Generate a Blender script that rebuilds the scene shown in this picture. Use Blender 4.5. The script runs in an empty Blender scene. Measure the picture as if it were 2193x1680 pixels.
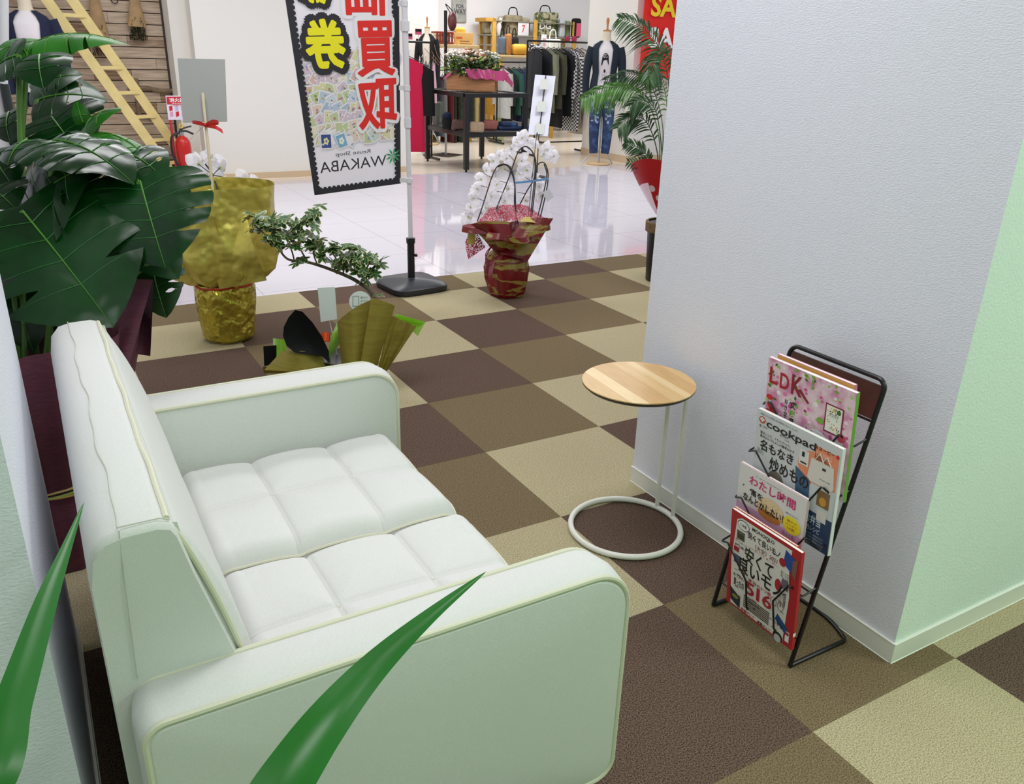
import bpy, bmesh, math, random
import numpy as np
from mathutils import Vector, Matrix
sc = bpy.context.scene
COL = sc.collection
# ------------------------------------------------------------------ camera
W_, H_ = 2193, 1680
CP = (-1.77483833, -4.34259808, 1.34107741)
YAW, PITCH, ROLL, FPX = 0.53154640, 0.39212822, 0.03027353, 1765.281
_c, _s = math.cos(YAW), math.sin(YAW)
FWD = Vector((_s*math.cos(PITCH), _c*math.cos(PITCH), -math.sin(PITCH)))
_r = Vector((_c, -_s, 0)); _u = _r.cross(FWD)
RIGHT = _r*math.cos(ROLL)+_u*math.sin(ROLL)
UP = -_r*math.sin(ROLL)+_u*math.cos(ROLL)
C0 = Vector(CP)
cam = bpy.data.cameras.new('camera'); camo = bpy.data.objects.new('camera', cam); COL.objects.link(camo)
cam.sensor_width = 36; cam.lens = FPX/W_*36; cam.clip_start = .02; cam.clip_end = 100
m = Matrix((RIGHT, UP, -FWD)).transposed().to_4x4(); m.translation = C0
camo.matrix_world = m; sc.camera = camo
# ------------------------------------------------------------------ light
sc.view_settings.view_transform = 'Standard'; sc.view_settings.look = 'None'
sc.view_settings.gamma = 1; sc.view_settings.use_curve_mapping = False
sc.view_settings.exposure = 0.0
wd = bpy.data.worlds.new('world'); sc.world = wd; wd.use_nodes = True
wd.node_tree.nodes['Background'].inputs[0].default_value = (0.93, 0.95, 1.0, 1)
wd.node_tree.nodes['Background'].inputs[1].default_value = 0.6
def area(loc, sx, sy, e, col=(1, .985, 1)):
    l = bpy.data.lights.new('ceiling_panel_light', 'AREA'); l.shape = 'RECTANGLE'; l.size = sx; l.size_y = sy
    l.energy = e; l.color = col
    o = bpy.data.objects.new('ceiling_panel_light', l); COL.objects.link(o); o.location = loc
area((-.9, -2.7, 2.78), 1.2, .6, 22)
area((-1.2, -5.0, 2.78), 1.2, .6, 22)
area((1.4, -4.9, 2.78), 1.2, .6, 48)
area((-3.2, -4.6, 2.78), 1.2, .6, 7)
area((-1.2, -.6, 2.78), 1.2, .6, 24)
area((1.3, -.6, 2.78), 1.2, .6, 24)
area((0, 2.2, 2.95), 1.5, .6, 42)
area((3.4, 2.6, 2.95), 1.5, .6, 46)
area((2.6, 6.0, 2.95), 1.5, .8, 58)
area((5.2, 7.6, 2.95), 1.5, .8, 58)
area((3.6, 7.6, 2.95), 1.5, .8, 18)
area((-1.2, 3.1, 2.95), 1.2, .5, 22)
# ------------------------------------------------------------------ pixel -> world helpers (measuring)
def ray(x, y): return FWD + RIGHT*((x-W_/2)/FPX) - UP*((y-H_/2)/FPX)
def Z(x, y, z=0): d = ray(x, y); return C0 + d*((z-C0.z)/d.z)
def X(x, y, v): d = ray(x, y); return C0 + d*((v-C0.x)/d.x)
def Y(x, y, v): d = ray(x, y); return C0 + d*((v-C0.y)/d.y)
def D(x, y, v): return C0 + ray(x, y)*v
def Hh(x, y, b):
    d = ray(x, y); bx, by = b[0]-C0.x, b[1]-C0.y
    t = (bx*d.x+by*d.y)/(d.x**2+d.y**2); return C0 + d*t
# ------------------------------------------------------------------ materials
def lin(h):
    h = h.lstrip('#'); v = [int(h[i:i+2], 16)/255 for i in (0, 2, 4)]
    return tuple(a/12.92 if a <= .04045 else ((a+.055)/1.055)**2.4 for a in v)+(1,)
_M = {}
def mat(name, col, rough=.6, metal=0, noise=0, nscale=40, bump=0, bscale=200, alpha=1, trans=0, sheen=0, coat=0, spec=None, col2=None, stretch=None, ior=None, lo=.35, hi=.65, detail=3, tr=0, bdist=.01):
    if name in _M: return _M[name]
    m = bpy.data.materials.new(name); m.use_nodes = True; nt = m.node_tree; b = nt.nodes['Principled BSDF']
    c = lin(col); b.inputs['Base Color'].default_value = c; b.inputs['Roughness'].default_value = rough
    b.inputs['Metallic'].default_value = metal
    if spec is not None: b.inputs['Specular IOR Level'].default_value = spec
    if coat: b.inputs['Coat Weight'].default_value = coat; b.inputs['Coat Roughness'].default_value = .1
    if sheen: b.inputs['Sheen Weight'].default_value = sheen
    if alpha < 1: b.inputs['Alpha'].default_value = alpha
    if trans: b.inputs['Transmission Weight'].default_value = trans
    if ior: b.inputs['IOR'].default_value = ior
    if noise or bump:
        tc = nt.nodes.new('ShaderNodeTexCoord'); mp = nt.nodes.new('ShaderNodeMapping')
        nt.links.new(tc.outputs['Object'], mp.inputs[0])
        if stretch: mp.inputs['Scale'].default_value = stretch
    if noise:
        n = nt.nodes.new('ShaderNodeTexNoise'); n.inputs['Scale'].default_value = nscale; n.inputs['Detail'].default_value = detail
        nt.links.new(mp.outputs[0], n.inputs['Vector'])
        cr = nt.nodes.new('ShaderNodeValToRGB'); cr.color_ramp.elements[0].position = lo; cr.color_ramp.elements[1].position = hi
        if col2: c2 = lin(col2); c1 = c
        else: c1 = tuple(x*(1-noise) for x in c[:3])+(1,); c2 = tuple(min(1, x*(1+noise)) for x in c[:3])+(1,)
        cr.color_ramp.elements[0].color = c1; cr.color_ramp.elements[1].color = c2
        nt.links.new(n.outputs[0], cr.inputs[0]); nt.links.new(cr.outputs[0], b.inputs['Base Color'])
    if bump:
        n2 = nt.nodes.new('ShaderNodeTexNoise'); n2.inputs['Scale'].default_value = bscale; n2.inputs['Detail'].default_value = 2
        nt.links.new(mp.outputs[0], n2.inputs['Vector'])
        bp = nt.nodes.new('ShaderNodeBump'); bp.inputs['Strength'].default_value = bump; bp.inputs['Distance'].default_value = bdist
        nt.links.new(n2.outputs[0], bp.inputs['Height']); nt.links.new(bp.outputs[0], b.inputs['Normal'])
    if tr:
        t = nt.nodes.new('ShaderNodeBsdfTranslucent'); t.inputs[0].default_value = c
        mx = nt.nodes.new('ShaderNodeMixShader'); mx.inputs[0].default_value = tr
        nt.links.new(b.outputs[0], mx.inputs[1]); nt.links.new(t.outputs[0], mx.inputs[2])
        nt.links.new(mx.outputs[0], nt.nodes['Material Output'].inputs[0])
    _M[name] = m; return m
def flat(col, rough=.55): return mat('paint_'+col.strip('#'), col, rough)
# ------------------------------------------------------------------ mesh builder
class MB:
    def __init__(s): s.v = []; s.f = []; s.m = []; s.ms = []
    def mi(s, m):
        if m not in s.ms: s.ms.append(m)
        return s.ms.index(m)
    def add(s, vs, fs, m):
        o = len(s.v); s.v += [Vector(v) for v in vs]; k = s.mi(m)
        for f in fs: s.f.append([i+o for i in f]); s.m.append(k)
        return s
    def box(s, a, b, m, rot=None, c=None):
        vs = [Vector((x, y, z)) for x in (a[0], b[0]) for y in (a[1], b[1]) for z in (a[2], b[2])]
        if rot is not None:
            c = Vector(c) if c else (Vector(a)+Vector(b))/2; vs = [rot @ (v-c)+c for v in vs]
        return s.add(vs, [(0, 1, 3, 2), (4, 6, 7, 5), (0, 4, 5, 1), (2, 3, 7, 6), (0, 2, 6, 4), (1, 5, 7, 3)], m)
    def rbox(s, a, b, r, m, seg=3, rot=None, c=None):
        bm = bmesh.new(); bmesh.ops.create_cube(bm, size=1)
        sz = Vector(b)-Vector(a); ce = (Vector(a)+Vector(b))/2
        for v in bm.verts: v.co = Vector((v.co.x*sz.x, v.co.y*sz.y, v.co.z*sz.z))
        bmesh.ops.bevel(bm, geom=list(bm.edges), offset=min(r, min(sz)*.49), segments=seg, affect='EDGES', profile=.5)
        vs = [v.co.copy() for v in bm.verts]
        if rot is not None: vs = [rot @ v for v in vs]
        s.add([v+ce for v in vs], [[v.index for v in f.verts] for f in bm.faces], m); bm.free(); return s
    def tube(s, P, r, m, n=8, closed=False, caps=True):
        P = [Vector(p) for p in P]; N = len(P); R = r if isinstance(r, (list, tuple)) else [r]*N
        vs = []; prev = None
        for i, p in enumerate(P):
            if closed: t = P[(i+1) % N]-P[i-1]
            else: t = P[min(i+1, N-1)]-P[max(i-1, 0)]
            t = t.normalized() if t.length > 1e-9 else Vector((0, 0, 1))
            if prev is None:
                a = Vector((0, 0, 1)) if abs(t.z) < .9 else Vector((1, 0, 0)); x = t.cross(a).normalized()
            else:
                x = prev-t*prev.dot(t); x = x.normalized() if x.length > 1e-6 else t.cross(Vector((0, 0, 1))).normalized()
            prev = x; y = t.cross(x)
            for k in range(n): a = 2*math.pi*k/n; vs.append(p+x*(R[i]*math.cos(a))+y*(R[i]*math.sin(a)))
        fs = []
        for i in range(N if closed else N-1):
            j = (i+1) % N
            for k in range(n): fs.append((i*n+k, i*n+(k+1) % n, j*n+(k+1) % n, j*n+k))
        if caps and not closed: fs += [list(range(n))[::-1], [(N-1)*n+k for k in range(n)]]
        return s.add(vs, fs, m)
    def grid(s, fn, nu, nv, m, cu=False):
        vs = [fn(i/nu, j/nv) for j in range(nv+1) for i in range(nu+(0 if cu else 1))]
        w = nu+(0 if cu else 1)
        fs = [(j*w+i, j*w+(i+1) % w, (j+1)*w+(i+1) % w, (j+1)*w+i) for j in range(nv) for i in range(nu)]
        return s.add(vs, fs, m)
    def lathe(s, prof, c, m, n=32, fn=None, caps=True):
        c = Vector(c); vs = []
        for z, r in [(p[1], p[0]) for p in prof]:
            for k in range(n):
                a = 2*math.pi*k/n; rr = r*(fn(a, z) if fn else 1)
                vs.append(c+Vector((rr*math.cos(a), rr*math.sin(a), z)))
        fs = [(j*n+k, j*n+(k+1) % n, (j+1)*n+(k+1) % n, (j+1)*n+k) for j in range(len(prof)-1) for k in range(n)]
        if caps: fs += [list(range(n))[::-1], [(len(prof)-1)*n+k for k in range(n)]]
        return s.add(vs, fs, m)
    def ext(s, poly, d, m):
        """polygon (3D points, planar) extruded by vector d"""
        n = len(poly); d = Vector(d); vs = [Vector(p) for p in poly]+[Vector(p)+d for p in poly]
        fs = [list(range(n))[::-1], list(range(n, 2*n))]+[(i, (i+1) % n, n+(i+1) % n, n+i) for i in range(n)]
        return s.add(vs, fs, m)
    def ball(s, c, r, m, nu=12, nv=8):
        c = Vector(c); r = r if isinstance(r, (tuple, list)) else (r, r, r)
        return s.grid(lambda u, v: c+Vector((r[0]*math.cos(2*math.pi*u)*math.sin(math.pi*v), r[1]*math.sin(2*math.pi*u)*math.sin(math.pi*v), -r[2]*math.cos(math.pi*v))), nu, nv, m, cu=True)
    def build(s, name, parent=None, smooth=35, loc=None, label=None, weld=True):
        """world-coordinate vertices; origin at loc (top level) or at the parent's base"""
        off = Vector(loc) if loc is not None else (WL.get(parent, Vector((0, 0, 0))) if parent else Vector((0, 0, 0)))
        me = bpy.data.meshes.new(name); me.from_pydata([v-off for v in s.v], [], s.f)
        for m in s.ms: me.materials.append(m)
        me.polygons.foreach_set('material_index', s.m)
        if weld:
            bm = bmesh.new(); bm.from_mesh(me); bmesh.ops.remove_doubles(bm, verts=bm.verts, dist=1e-5)
            bm.normal_update(); bm.to_mesh(me); bm.free()
        me.update()
        if smooth:
            me.polygons.foreach_set('use_smooth', [True]*len(me.polygons))
            if smooth < 180: me.set_sharp_from_angle(angle=math.radians(smooth))
        o = bpy.data.objects.new(name, me); COL.objects.link(o)
        if parent is not None: o.parent = parent; WL[o] = off
        else: o.location = off; WL[o] = off
        if label: o['label'] = label
        return o
WL = {}
def thing(name, label, cat, loc, group=None):
    o = bpy.data.objects.new(name, None); COL.objects.link(o); o.location = loc; o.empty_display_size = .1
    WL[o] = Vector(loc); return tag(o, label, cat, group)
def tag(o, label, cat, group=None, kind=None):
    o['label'] = label; o['category'] = cat
    if group: o['group'] = group
    if kind: o['kind'] = kind
    return o
def merge(o, mb):
    """adds printed or stitched surface pattern to a part's own mesh"""
    off = WL[o]; me = o.data; idx = []
    for m in mb.ms:
        if m.name not in [x.name for x in me.materials]: me.materials.append(m)
        idx.append([x.name for x in me.materials].index(m.name))
    bm = bmesh.new(); bm.from_mesh(me); vs = [bm.verts.new(v-off) for v in mb.v]
    for f, k in zip(mb.f, mb.m):
        try: q = bm.faces.new([vs[i] for i in f]); q.material_index = idx[k]
        except ValueError: pass
    bm.to_mesh(me); bm.free()
def kid(t, name): return [c for c in t.children if c.name.split('.')[0] == name][0]
def struct(mb, name, smooth=0):
    o = mb.build(name, smooth=smooth); o['kind'] = 'structure'; return o
def copy_tree(o, loc=None, label=None):
    c = o.copy(); COL.objects.link(c)
    if loc is not None: c.location = loc
    if label: c['label'] = label
    for ch in o.children:
        d = ch.copy(); COL.objects.link(d); d.parent = c
        for g in ch.children:
            e = g.copy(); COL.objects.link(e); e.parent = d
    return c
# ---- lettering: glyph outlines fitted into a rectangle O + u*U + v*V
_T = {}
def glyphs(s, off):
    k = (s, off)
    if k not in _T:
        cu = bpy.data.curves.new('t', 'FONT'); cu.body = s; cu.size = 1; cu.offset = off; cu.resolution_u = 3
        ob = bpy.data.objects.new('t', cu); COL.objects.link(ob)
        bpy.context.view_layer.update()
        me = bpy.data.meshes.new_from_object(ob.evaluated_get(bpy.context.evaluated_depsgraph_get()))
        vs = [(v.co.x, v.co.y) for v in me.vertices]; fs = [list(p.vertices) for p in me.polygons]
        bpy.data.objects.remove(ob); bpy.data.curves.remove(cu); bpy.data.meshes.remove(me)
        xs = [v[0] for v in vs] or [0, 1]; ys = [v[1] for v in vs] or [0, 1]
        x0, x1, y0, y1 = min(xs), max(xs), min(ys), max(ys)
        _T[k] = ([((x-x0)/max(x1-x0, 1e-6), (y-y0)/max(y1-y0, 1e-6)) for x, y in vs], fs)
    return _T[k]
def txt(mb, s, m, O, U, V, off=0, mirror=False, shear=0):
    vs, fs = glyphs(s, off); O, U, V = Vector(O), Vector(U), Vector(V)
    mb.add([O+U*((1-x if mirror else x)+shear*y)+V*y for x, y in vs], fs, m)
def quad(mb, O, U, V, m): O, U, V = Vector(O), Vector(U), Vector(V); mb.add([O, O+U, O+U+V, O+V], [(0, 1, 2, 3)], m)
def catmull(P, n=8, closed=False):
    P = [Vector(p) for p in P]; out = []; N = len(P)
    for i in range(N if closed else N-1):
        if closed: a, b, c, d = P[i-1], P[i], P[(i+1) % N], P[(i+2) % N]
        else: a, b, c, d = P[max(i-1, 0)], P[i], P[i+1], P[min(i+2, N-1)]
        for k in range(n):
            t = k/n; out.append(.5*((2*b)+(c-a)*t+(2*a-5*b+4*c-d)*t*t+(3*b-a-3*c+d)*t**3))
    if not closed: out.append(P[-1])
    return out
rnd = random.Random(7)
def sgnpow(x, p): return math.copysign(abs(x)**p, x)
# ------------------------------------------------------------------ common materials
WHITE = mat('white_paint', '#e8e8ea', .5)
BLACKM = mat('black_metal', '#0c0c0e', .35)
BLACKP = mat('black_plastic', '#15161a', .4, bump=.1, bscale=300)
WALLP = mat('white_wallpaper', '#e0e1ec', .8, bump=.25, bscale=160, bdist=.006, stretch=(1, 1, 2.2))
GREENW = mat('green_wallpaper', '#e0ece6', .8, bump=.25, bscale=160, bdist=.006)
CREAM = mat('cream_wall_paint', '#e4e1d9', .8)
SHOPW = mat('white_shop_wall', '#efedee', .8)
BASEB = mat('white_baseboard', '#e2e2da', .45)
TANB = mat('tan_baseboard', '#cdb595', .5)
# ------------------------------------------------------------------ floor: carpet tiles 0.5 m, polished mall tiles, shop tiles
CL = mat('carpet_light', '#93886a', .95, noise=1, col2='#d0c5a0', nscale=330, detail=4, lo=.36, hi=.6, bump=.5, bscale=600, spec=.1)
CM = mat('carpet_dark', '#36291f', .95, noise=1, col2='#826c5f', nscale=330, detail=4, lo=.36, hi=.64, bump=.5, bscale=600, spec=.1)
CB = mat('carpet_brown', '#5a4b33', .95, noise=1, col2='#968568', nscale=330, detail=4, lo=.36, hi=.64, bump=.5, bscale=600, spec=.1)
mb = MB(); YB = .338
for k in range(-10, 12):
    for n in range(-1, 16):
        y1 = -n*.5; y0 = y1-.5
        if n == -1: y1 = YB
        mb.add([(k*.5, y0, 0), (k*.5+.5, y0, 0), (k*.5+.5, y1, 0), (k*.5, y1, 0)], [(0, 1, 2, 3)], (CL, CM, CB)[(k+n) % 3])
struct(mb, 'floor')
def tile_mat(name, col, grout, size, off, rough, spec=.5):
    m = bpy.data.materials.new(name); m.use_nodes = True; nt = m.node_tree; b = nt.nodes['Principled BSDF']
    tc = nt.nodes.new('ShaderNodeTexCoord'); mp = nt.nodes.new('ShaderNodeMapping'); mp.inputs['Location'].default_value = off
    br = nt.nodes.new('ShaderNodeTexBrick'); br.offset = 0; br.inputs['Scale'].default_value = 1
    br.inputs['Brick Width'].default_value = size; br.inputs['Row Height'].default_value = size
    br.inputs['Mortar Size'].default_value = .0022; br.inputs['Mortar Smooth'].default_value = .3
    br.inputs['Color1'].default_value = lin(col); br.inputs['Color2'].default_value = lin(col); br.inputs['Mortar'].default_value = lin(grout)
    nt.links.new(tc.outputs['Object'], mp.inputs[0]); nt.links.new(mp.outputs[0], br.inputs['Vector'])
    n = nt.nodes.new('ShaderNodeTexNoise'); n.inputs['Scale'].default_value = 6
    mx = nt.nodes.new('ShaderNodeMixRGB'); mx.blend_type = 'MULTIPLY'; mx.inputs[0].default_value = .06
    nt.links.new(br.outputs[0], mx.inputs[1]); nt.links.new(n.outputs[0], mx.inputs[2])
    nt.links.new(mx.outputs[0], b.inputs['Base Color']); b.inputs['Roughness'].default_value = rough
    b.inputs['Specular IOR Level'].default_value = spec; return m
MALL = tile_mat('polished_mall_tile', '#d9d4de', '#9a929c', .6, (-.505, -.393, 0), .05, .7)
SHOPF = tile_mat('shop_floor_tile', '#e6d9c6', '#c9b79f', .45, (0, 0, 0), .22)
mb = MB(); mb.add([(-6, YB, .001), (9, YB, .001), (9, 4.62, .001), (-6, 4.62, .001)], [(0, 1, 2, 3)], MALL); struct(mb, 'floor_mall')
mb = MB(); mb.add([(-6, 4.62, .001), (12, 4.62, .001), (12, 11, .001), (-6, 11, .001)], [(0, 1, 2, 3)], SHOPF); struct(mb, 'floor_shop')
# ------------------------------------------------------------------ walls
def wall(name, a, b, ms, smooth=0):
    """box wall, ms = (material -x, +x, -y, +y) """
    mb = MB(); x0, y0, z0 = a; x1, y1, z1 = b
    for q, m in (([(x0, y0, z0), (x0, y1, z0), (x0, y1, z1), (x0, y0, z1)], ms[0]), ([(x1, y0, z0), (x1, y1, z0), (x1, y1, z1), (x1, y0, z1)], ms[1]),
                 ([(x0, y0, z0), (x1, y0, z0), (x1, y0, z1), (x0, y0, z1)], ms[2]), ([(x0, y1, z0), (x1, y1, z0), (x1, y1, z1), (x0, y1, z1)], ms[3]),
                 ([(x0, y0, z1), (x1, y0, z1), (x1, y1, z1), (x0, y1, z1)], ms[0])):
        mb.add(q, [(0, 1, 2, 3)], m)
    return struct(mb, name)
wall('wall_right', (-.155, -3.432, 0), (2.6, -2.41, 2.8), (WALLP, WALLP, GREENW, WALLP))
wall('wall_left', (-4.2, -3.31, 0), (-1.850, -2.47, 2.8), (WALLP,)*4)
GREENB = mat('green_accent_wallpaper', '#a2e0a8', .8)
wall('wall_back', (-5, -6.0, 0), (5, -5.8, 2.8), (GREENB,)*4)
mb = MB(); mb.box((-5, -6, 2.8), (5, YB+.1, 2.9), WHITE); struct(mb, 'ceiling')
wall('wall_east', (4.2, -5.8, 0), (4.4, -3.0, 2.8), (GREENW,)*4)
LINE = mat('baseboard_edge', '#f2f2ea', .3)
def baseb(name, a, b, d, h=.056, t=.006, m=None, ends=(0, 0)):
    """strip along a-b on the floor, protruding by vector d*t, with a fine top bead"""
    a, b, d = Vector(a), Vector(b), Vector(d); mb = MB(); u = Vector((0, 0, 1))
    e = (b-a).normalized()*t; a = a-e*ends[0]; b = b+e*ends[1]
    mb.ext([a, b, b+d*t, a+d*t], u*h, m or BASEB)
    mb.tube([a+d*t+u*h, b+d*t+u*h], .0016, LINE, 6); mb.tube([a+d*t+u*.001, b+d*t+u*.001], .0016, LINE, 6)
    return struct(mb, name)
baseb('baseboard_right', (-.155, -3.432, 0), (-.155, -2.41, 0), (-1, 0, 0))
baseb('baseboard_front', (-.155, -3.432, 0), (2.6, -3.432, 0), (0, -1, 0), ends=(1, 0))
baseb('baseboard_left', (-1.85, -3.31, 0), (-1.85, -2.47, 0), (1, 0, 0), t=.004)
# cream wall of the shop across the mall
CX = Y(405, 0, 4.83).x; PBY = 5.46
wall('wall_shop_front', (CX, 4.83, 0), (Y(866, 0, 4.83).x, 5.05, 3.1), (CREAM,)*4)
mb = MB(); mb.box((CX-.16, 4.83+.28, 0), (CX, PBY+.1, 3.1), CREAM); struct(mb, 'wall_shop_return')
baseb('baseboard_shop_front', (CX, 4.83, 0), (Y(866, 0, 4.83).x, 4.83, 0), (0, -1, 0), h=.07, t=.01, m=TANB)
PX = 5.19
wall('wall_shop_pillar', (PX, 4.70, 0), (9.5, 5.75, 3.1), (CREAM,)*4)
baseb('baseboard_pillar_side', (PX, 4.70, 0), (PX, 5.75, 0), (-1, 0, 0), h=.1, t=.012, m=TANB)
baseb('baseboard_pillar_front', (PX, 4.70, 0), (9.5, 4.70, 0), (0, -1, 0), h=.1, t=.012, m=TANB, ends=(1, 0))
BWY = 9.6
wall('wall_shop_rear', (-3, BWY, 0), (11, BWY+.2, 3.3), (SHOPW,)*4)
xx = D(938, 20, 14).x
wall('wall_shop_inner', (Y(938, 20, 8.2).x-4.2, 8.2, 0), (Y(938, 20, 8.2).x, 9.6, 3.3), (CREAM,)*4)
# plank wall
PL = [mat('weathered_plank_%d' % i, c, .85, noise=1, col2=d, nscale=5, stretch=(1.2, 1, 14), detail=5, lo=.3, hi=.75) for i, (c, d) in enumerate((('#8c735b', '#c2ab94'), ('#a8917a', '#d0bea9'), ('#745b44', '#b59a7f')))]
GAP = mat('plank_gap', '#2b211a', .9)
mb = MB(); xr = CX-.16; z = .10; row = 0
mb.box((-3.6, PBY+.02, 0), (xr, PBY+.06, 3.0), GAP)
r2 = random.Random(3)
while z < 2.9:
    h = .107; x = -3.6
    while x < xr:
        l = r2.choice((.2, .35, .6, .9, 1.3)) ; x1 = min(x+l, xr); i = r2.choice((1, 1, 1, 1, 1, 0)) if l > .5 else r2.choice((0, 2, 1))
        mb.box((x, PBY-.004*r2.random(), z), (x1-.003, PBY+.02, z+h-.008), PL[i]); x = x1
    z += h; row += 1
struct(mb, 'wall_planks')
mb = MB(); mb.box((xr-.02, PBY-.012, 0), (xr+.012, PBY+.03, 3.0), mat('dark_trim', '#3c3028', .7)); struct(mb, 'trim_1')
mb = MB(); mb.box((-3.6, PBY-.004, 0), (xr, PBY+.02, .1), mat('plank_base', '#93785a', .8)); struct(mb, 'baseboard_planks')
# ================================================================== SOFA
FAB = mat('ivory_sofa_fabric', '#cfd0cd', .85, bump=.12, bscale=700, noise=.04, nscale=500, bdist=.003)
PIPE = mat('ivory_piping', '#cfceb9', .7)
SEAM = mat('sofa_seam', '#c6c6ba', .8)
AY0, AY1, BY0, BY1 = -3.447, -3.350, -2.432, -2.328      # near arm / far arm
AXF, AXB, AZ0, AZ1 = -1.000, -1.770, .085, .552
sofa = thing('sofa', 'white two seater sofa with piped arms and tufted seat', 'sofa', (-1.4, -2.89, 0))
def rrect(x0, x1, z0, z1, rs, n=8):
    out = []
    for (cx, cz, a0), r in zip(((x1, z0, -90), (x1, z1, 0), (x0, z1, 90), (x0, z0, 180)), rs):
        sx = -1 if cx == x1 else 1; sz = 1 if cz == z0 else -1
        for k in range(n+1):
            a = math.radians(a0+90*k/n); out.append((cx+sx*r+r*math.cos(a), cz+sz*r+r*math.sin(a)))
    return out
def arm(y0, y1):
    prof = rrect(AXB, AXF, AZ0, AZ1, (.04, .075, .03, .02), 8)
    mb = MB(); n = len(prof); cx = (AXB+AXF)/2; cz = (AZ0+AZ1)/2
    ys = [(y0, .012), (y0+.004, .004), (y0+.012, 0), ((y0+y1)/2, -.004), (y1-.012, 0), (y1-.004, .004), (y1, .012)]
    vs = []
    for y, ins in ys:
        for x, z in prof:
            d = Vector((x-cx, 0, z-cz)); sx = 1-ins/abs(AXF-cx); sz = 1-ins/abs(AZ1-cz)
            vs.append((cx+d.x*sx, y, cz+d.z*sz))
    fs = [(j*n+k, j*n+(k+1) % n, (j+1)*n+(k+1) % n, (j+1)*n+k) for j in range(len(ys)-1) for k in range(n)]
    # slightly puffed side panels
    for y, j in ((y0, 0), (y1, len(ys)-1)):
        rings = [(.85, .006), (.5, .009), (0.02, .010)]
        sgn = -1 if j == 0 else 1; last = j*n
        for sc_, pf in rings:
            st = len(vs)
            for k in range(n):
                p = vs[j*n+k]; vs.append((cx+(p[0]-cx)*sc_, y+sgn*pf, cz+(p[2]-cz)*sc_))
            for k in range(n): fs.append((last+k, last+(k+1) % n, st+(k+1) % n, st+k))
            last = st
        fs.append([last+k for k in range(n)])
    mb.add(vs, fs, FAB); a = mb.build('armrest', sofa, 60)
    for y in (y0+.003, y1-.003):
        p = MB(); p.tube([(cx+(x-cx)*.985, y, cz+(z-cz)*.985) for x, z in prof], .0052, PIPE, 8, closed=True); p.build('piping', a)
arm(AY0, AY1); arm(BY0, BY1)
# base box under the cushions
mb = MB(); mb.rbox((-1.74, AY1-.01, .10), (-1.045, BY0+.01, .27), .012, FAB); mb.build('seat_base', sofa)
# seat cushions 3 x 2 tufts each
def cushion(y0, y1):
    x0, x1, zb, h = -1.60, -1.035, .262, .150
    def edge(t, w): 
        d = min(t, 1-t)*w; r = .055
        return math.sqrt(max(0, 1-(1-min(1, d/r))**2.4)) if d < r else 1
    def fn(u, v):
        x = x0+(x1-x0)*u; y = y0+(y1-y0)*v
        cu = abs(math.sin(math.pi*3*u))**.45; cv = abs(math.sin(math.pi*2*v))**.45
        gu = .0 if (u < .04 or u > .96) else 1; 
        t = 1-.12*(1-min(cu if .1 < u < .9 else 1, cv if .15 < v < .85 else 1))
        e = edge(u, x1-x0)*edge(v, y1-y0); crown = .93+.07*math.sin(math.pi*v)*math.sin(math.pi*min(1, u*1.1))
        ins = (1-e)*.0
        return Vector((x, y, zb+h*e**.8*t*crown))
    mb = MB(); mb.grid(fn, 96, 72, FAB); mb.rbox((x0+.004, y0+.003, zb-.02), (x1-.003, y1-.003, zb+.07), .02, FAB)
    c = mb.build('seat_cushion', sofa, 180)
    mb = MB()
    for uu in (1/3, 2/3):
        mb.tube([fn(uu, .03+.94*k/60)+Vector((0, 0, .0002)) for k in range(61)], 0.0011, SEAM, 5)
    mb.tube([fn(.03+.94*k/60, .5)+Vector((0, 0, .0002)) for k in range(61)], 0.0011, SEAM, 5)
    mb.build('tufting_seam', c)
    mb = MB(); zz = .385
    for y in (y0+.008, y1-.008):
        mb.tube([fn(k/50, .028 if y < (y0+y1)/2 else .972)+Vector((0, 0, .002)) for k in range(2, 49)], .0035, PIPE, 6)
    mb.tube([fn(.978, k/40)+Vector((0, 0, .002)) for k in range(1, 40)], .0035, PIPE, 6)
    mb.build('piping', c)
cushion(AY1+.002, -2.893); cushion(-2.889, BY0-.002)
# backrest slab
prof = [(-1.792, .09), (-1.62, .09), (-1.62, .40), (-1.628, .55), (-1.668, .70), (-1.683, .765), (-1.690, .778), (-1.705, .783), (-1.745, .782), (-1.768, .776), (-1.784, .757), (-1.791, .72)]
mb = MB(); n = len(prof); ys = [(AY1-.006, .97), (AY1-.002, .99), (AY1+.006, 1), (-2.9, 1.0), (BY0-.0, 1), (BY0+.012, .99), (BY0+.018, .97)]
cx, cz = -1.72, .45
vs = [(cx+(x-cx)*s_, y, cz+(z-cz)*s_) for y, s_ in ys for x, z in prof]
fs = [(j*n+k, j*n+(k+1) % n, (j+1)*n+(k+1) % n, (j+1)*n+k) for j in range(len(ys)-1) for k in range(n)]+[list(range(n)), [(len(ys)-1)*n+k for k in range(n)]]
mb.add(vs, fs, FAB); bk = mb.build('backrest', sofa, 50)
mb = MB()
def wav(y): return .0025*math.sin(y*19)+.0015*math.sin(y*43)
mb.tube([(-1.748+wav(y), y, .7835) for y in [AY1+.004+(BY0-AY1)*k/60 for k in range(61)]], .0008, SEAM, 5)
mb.tube([(-1.748, AY1-.0065+.001*k, .7835-.0) for k in range(3)]+[(-1.752, AY1-.0085, .70), (-1.757, AY1-.0085, .56)], .0008, SEAM, 5)
mb.tube([(-1.748, AY1+.003, .7838), (-1.700, AY1+.003, .7838), (-1.688, AY1+.003, .778)], .0008, SEAM, 5)
mb.build('seam', bk)
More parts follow.
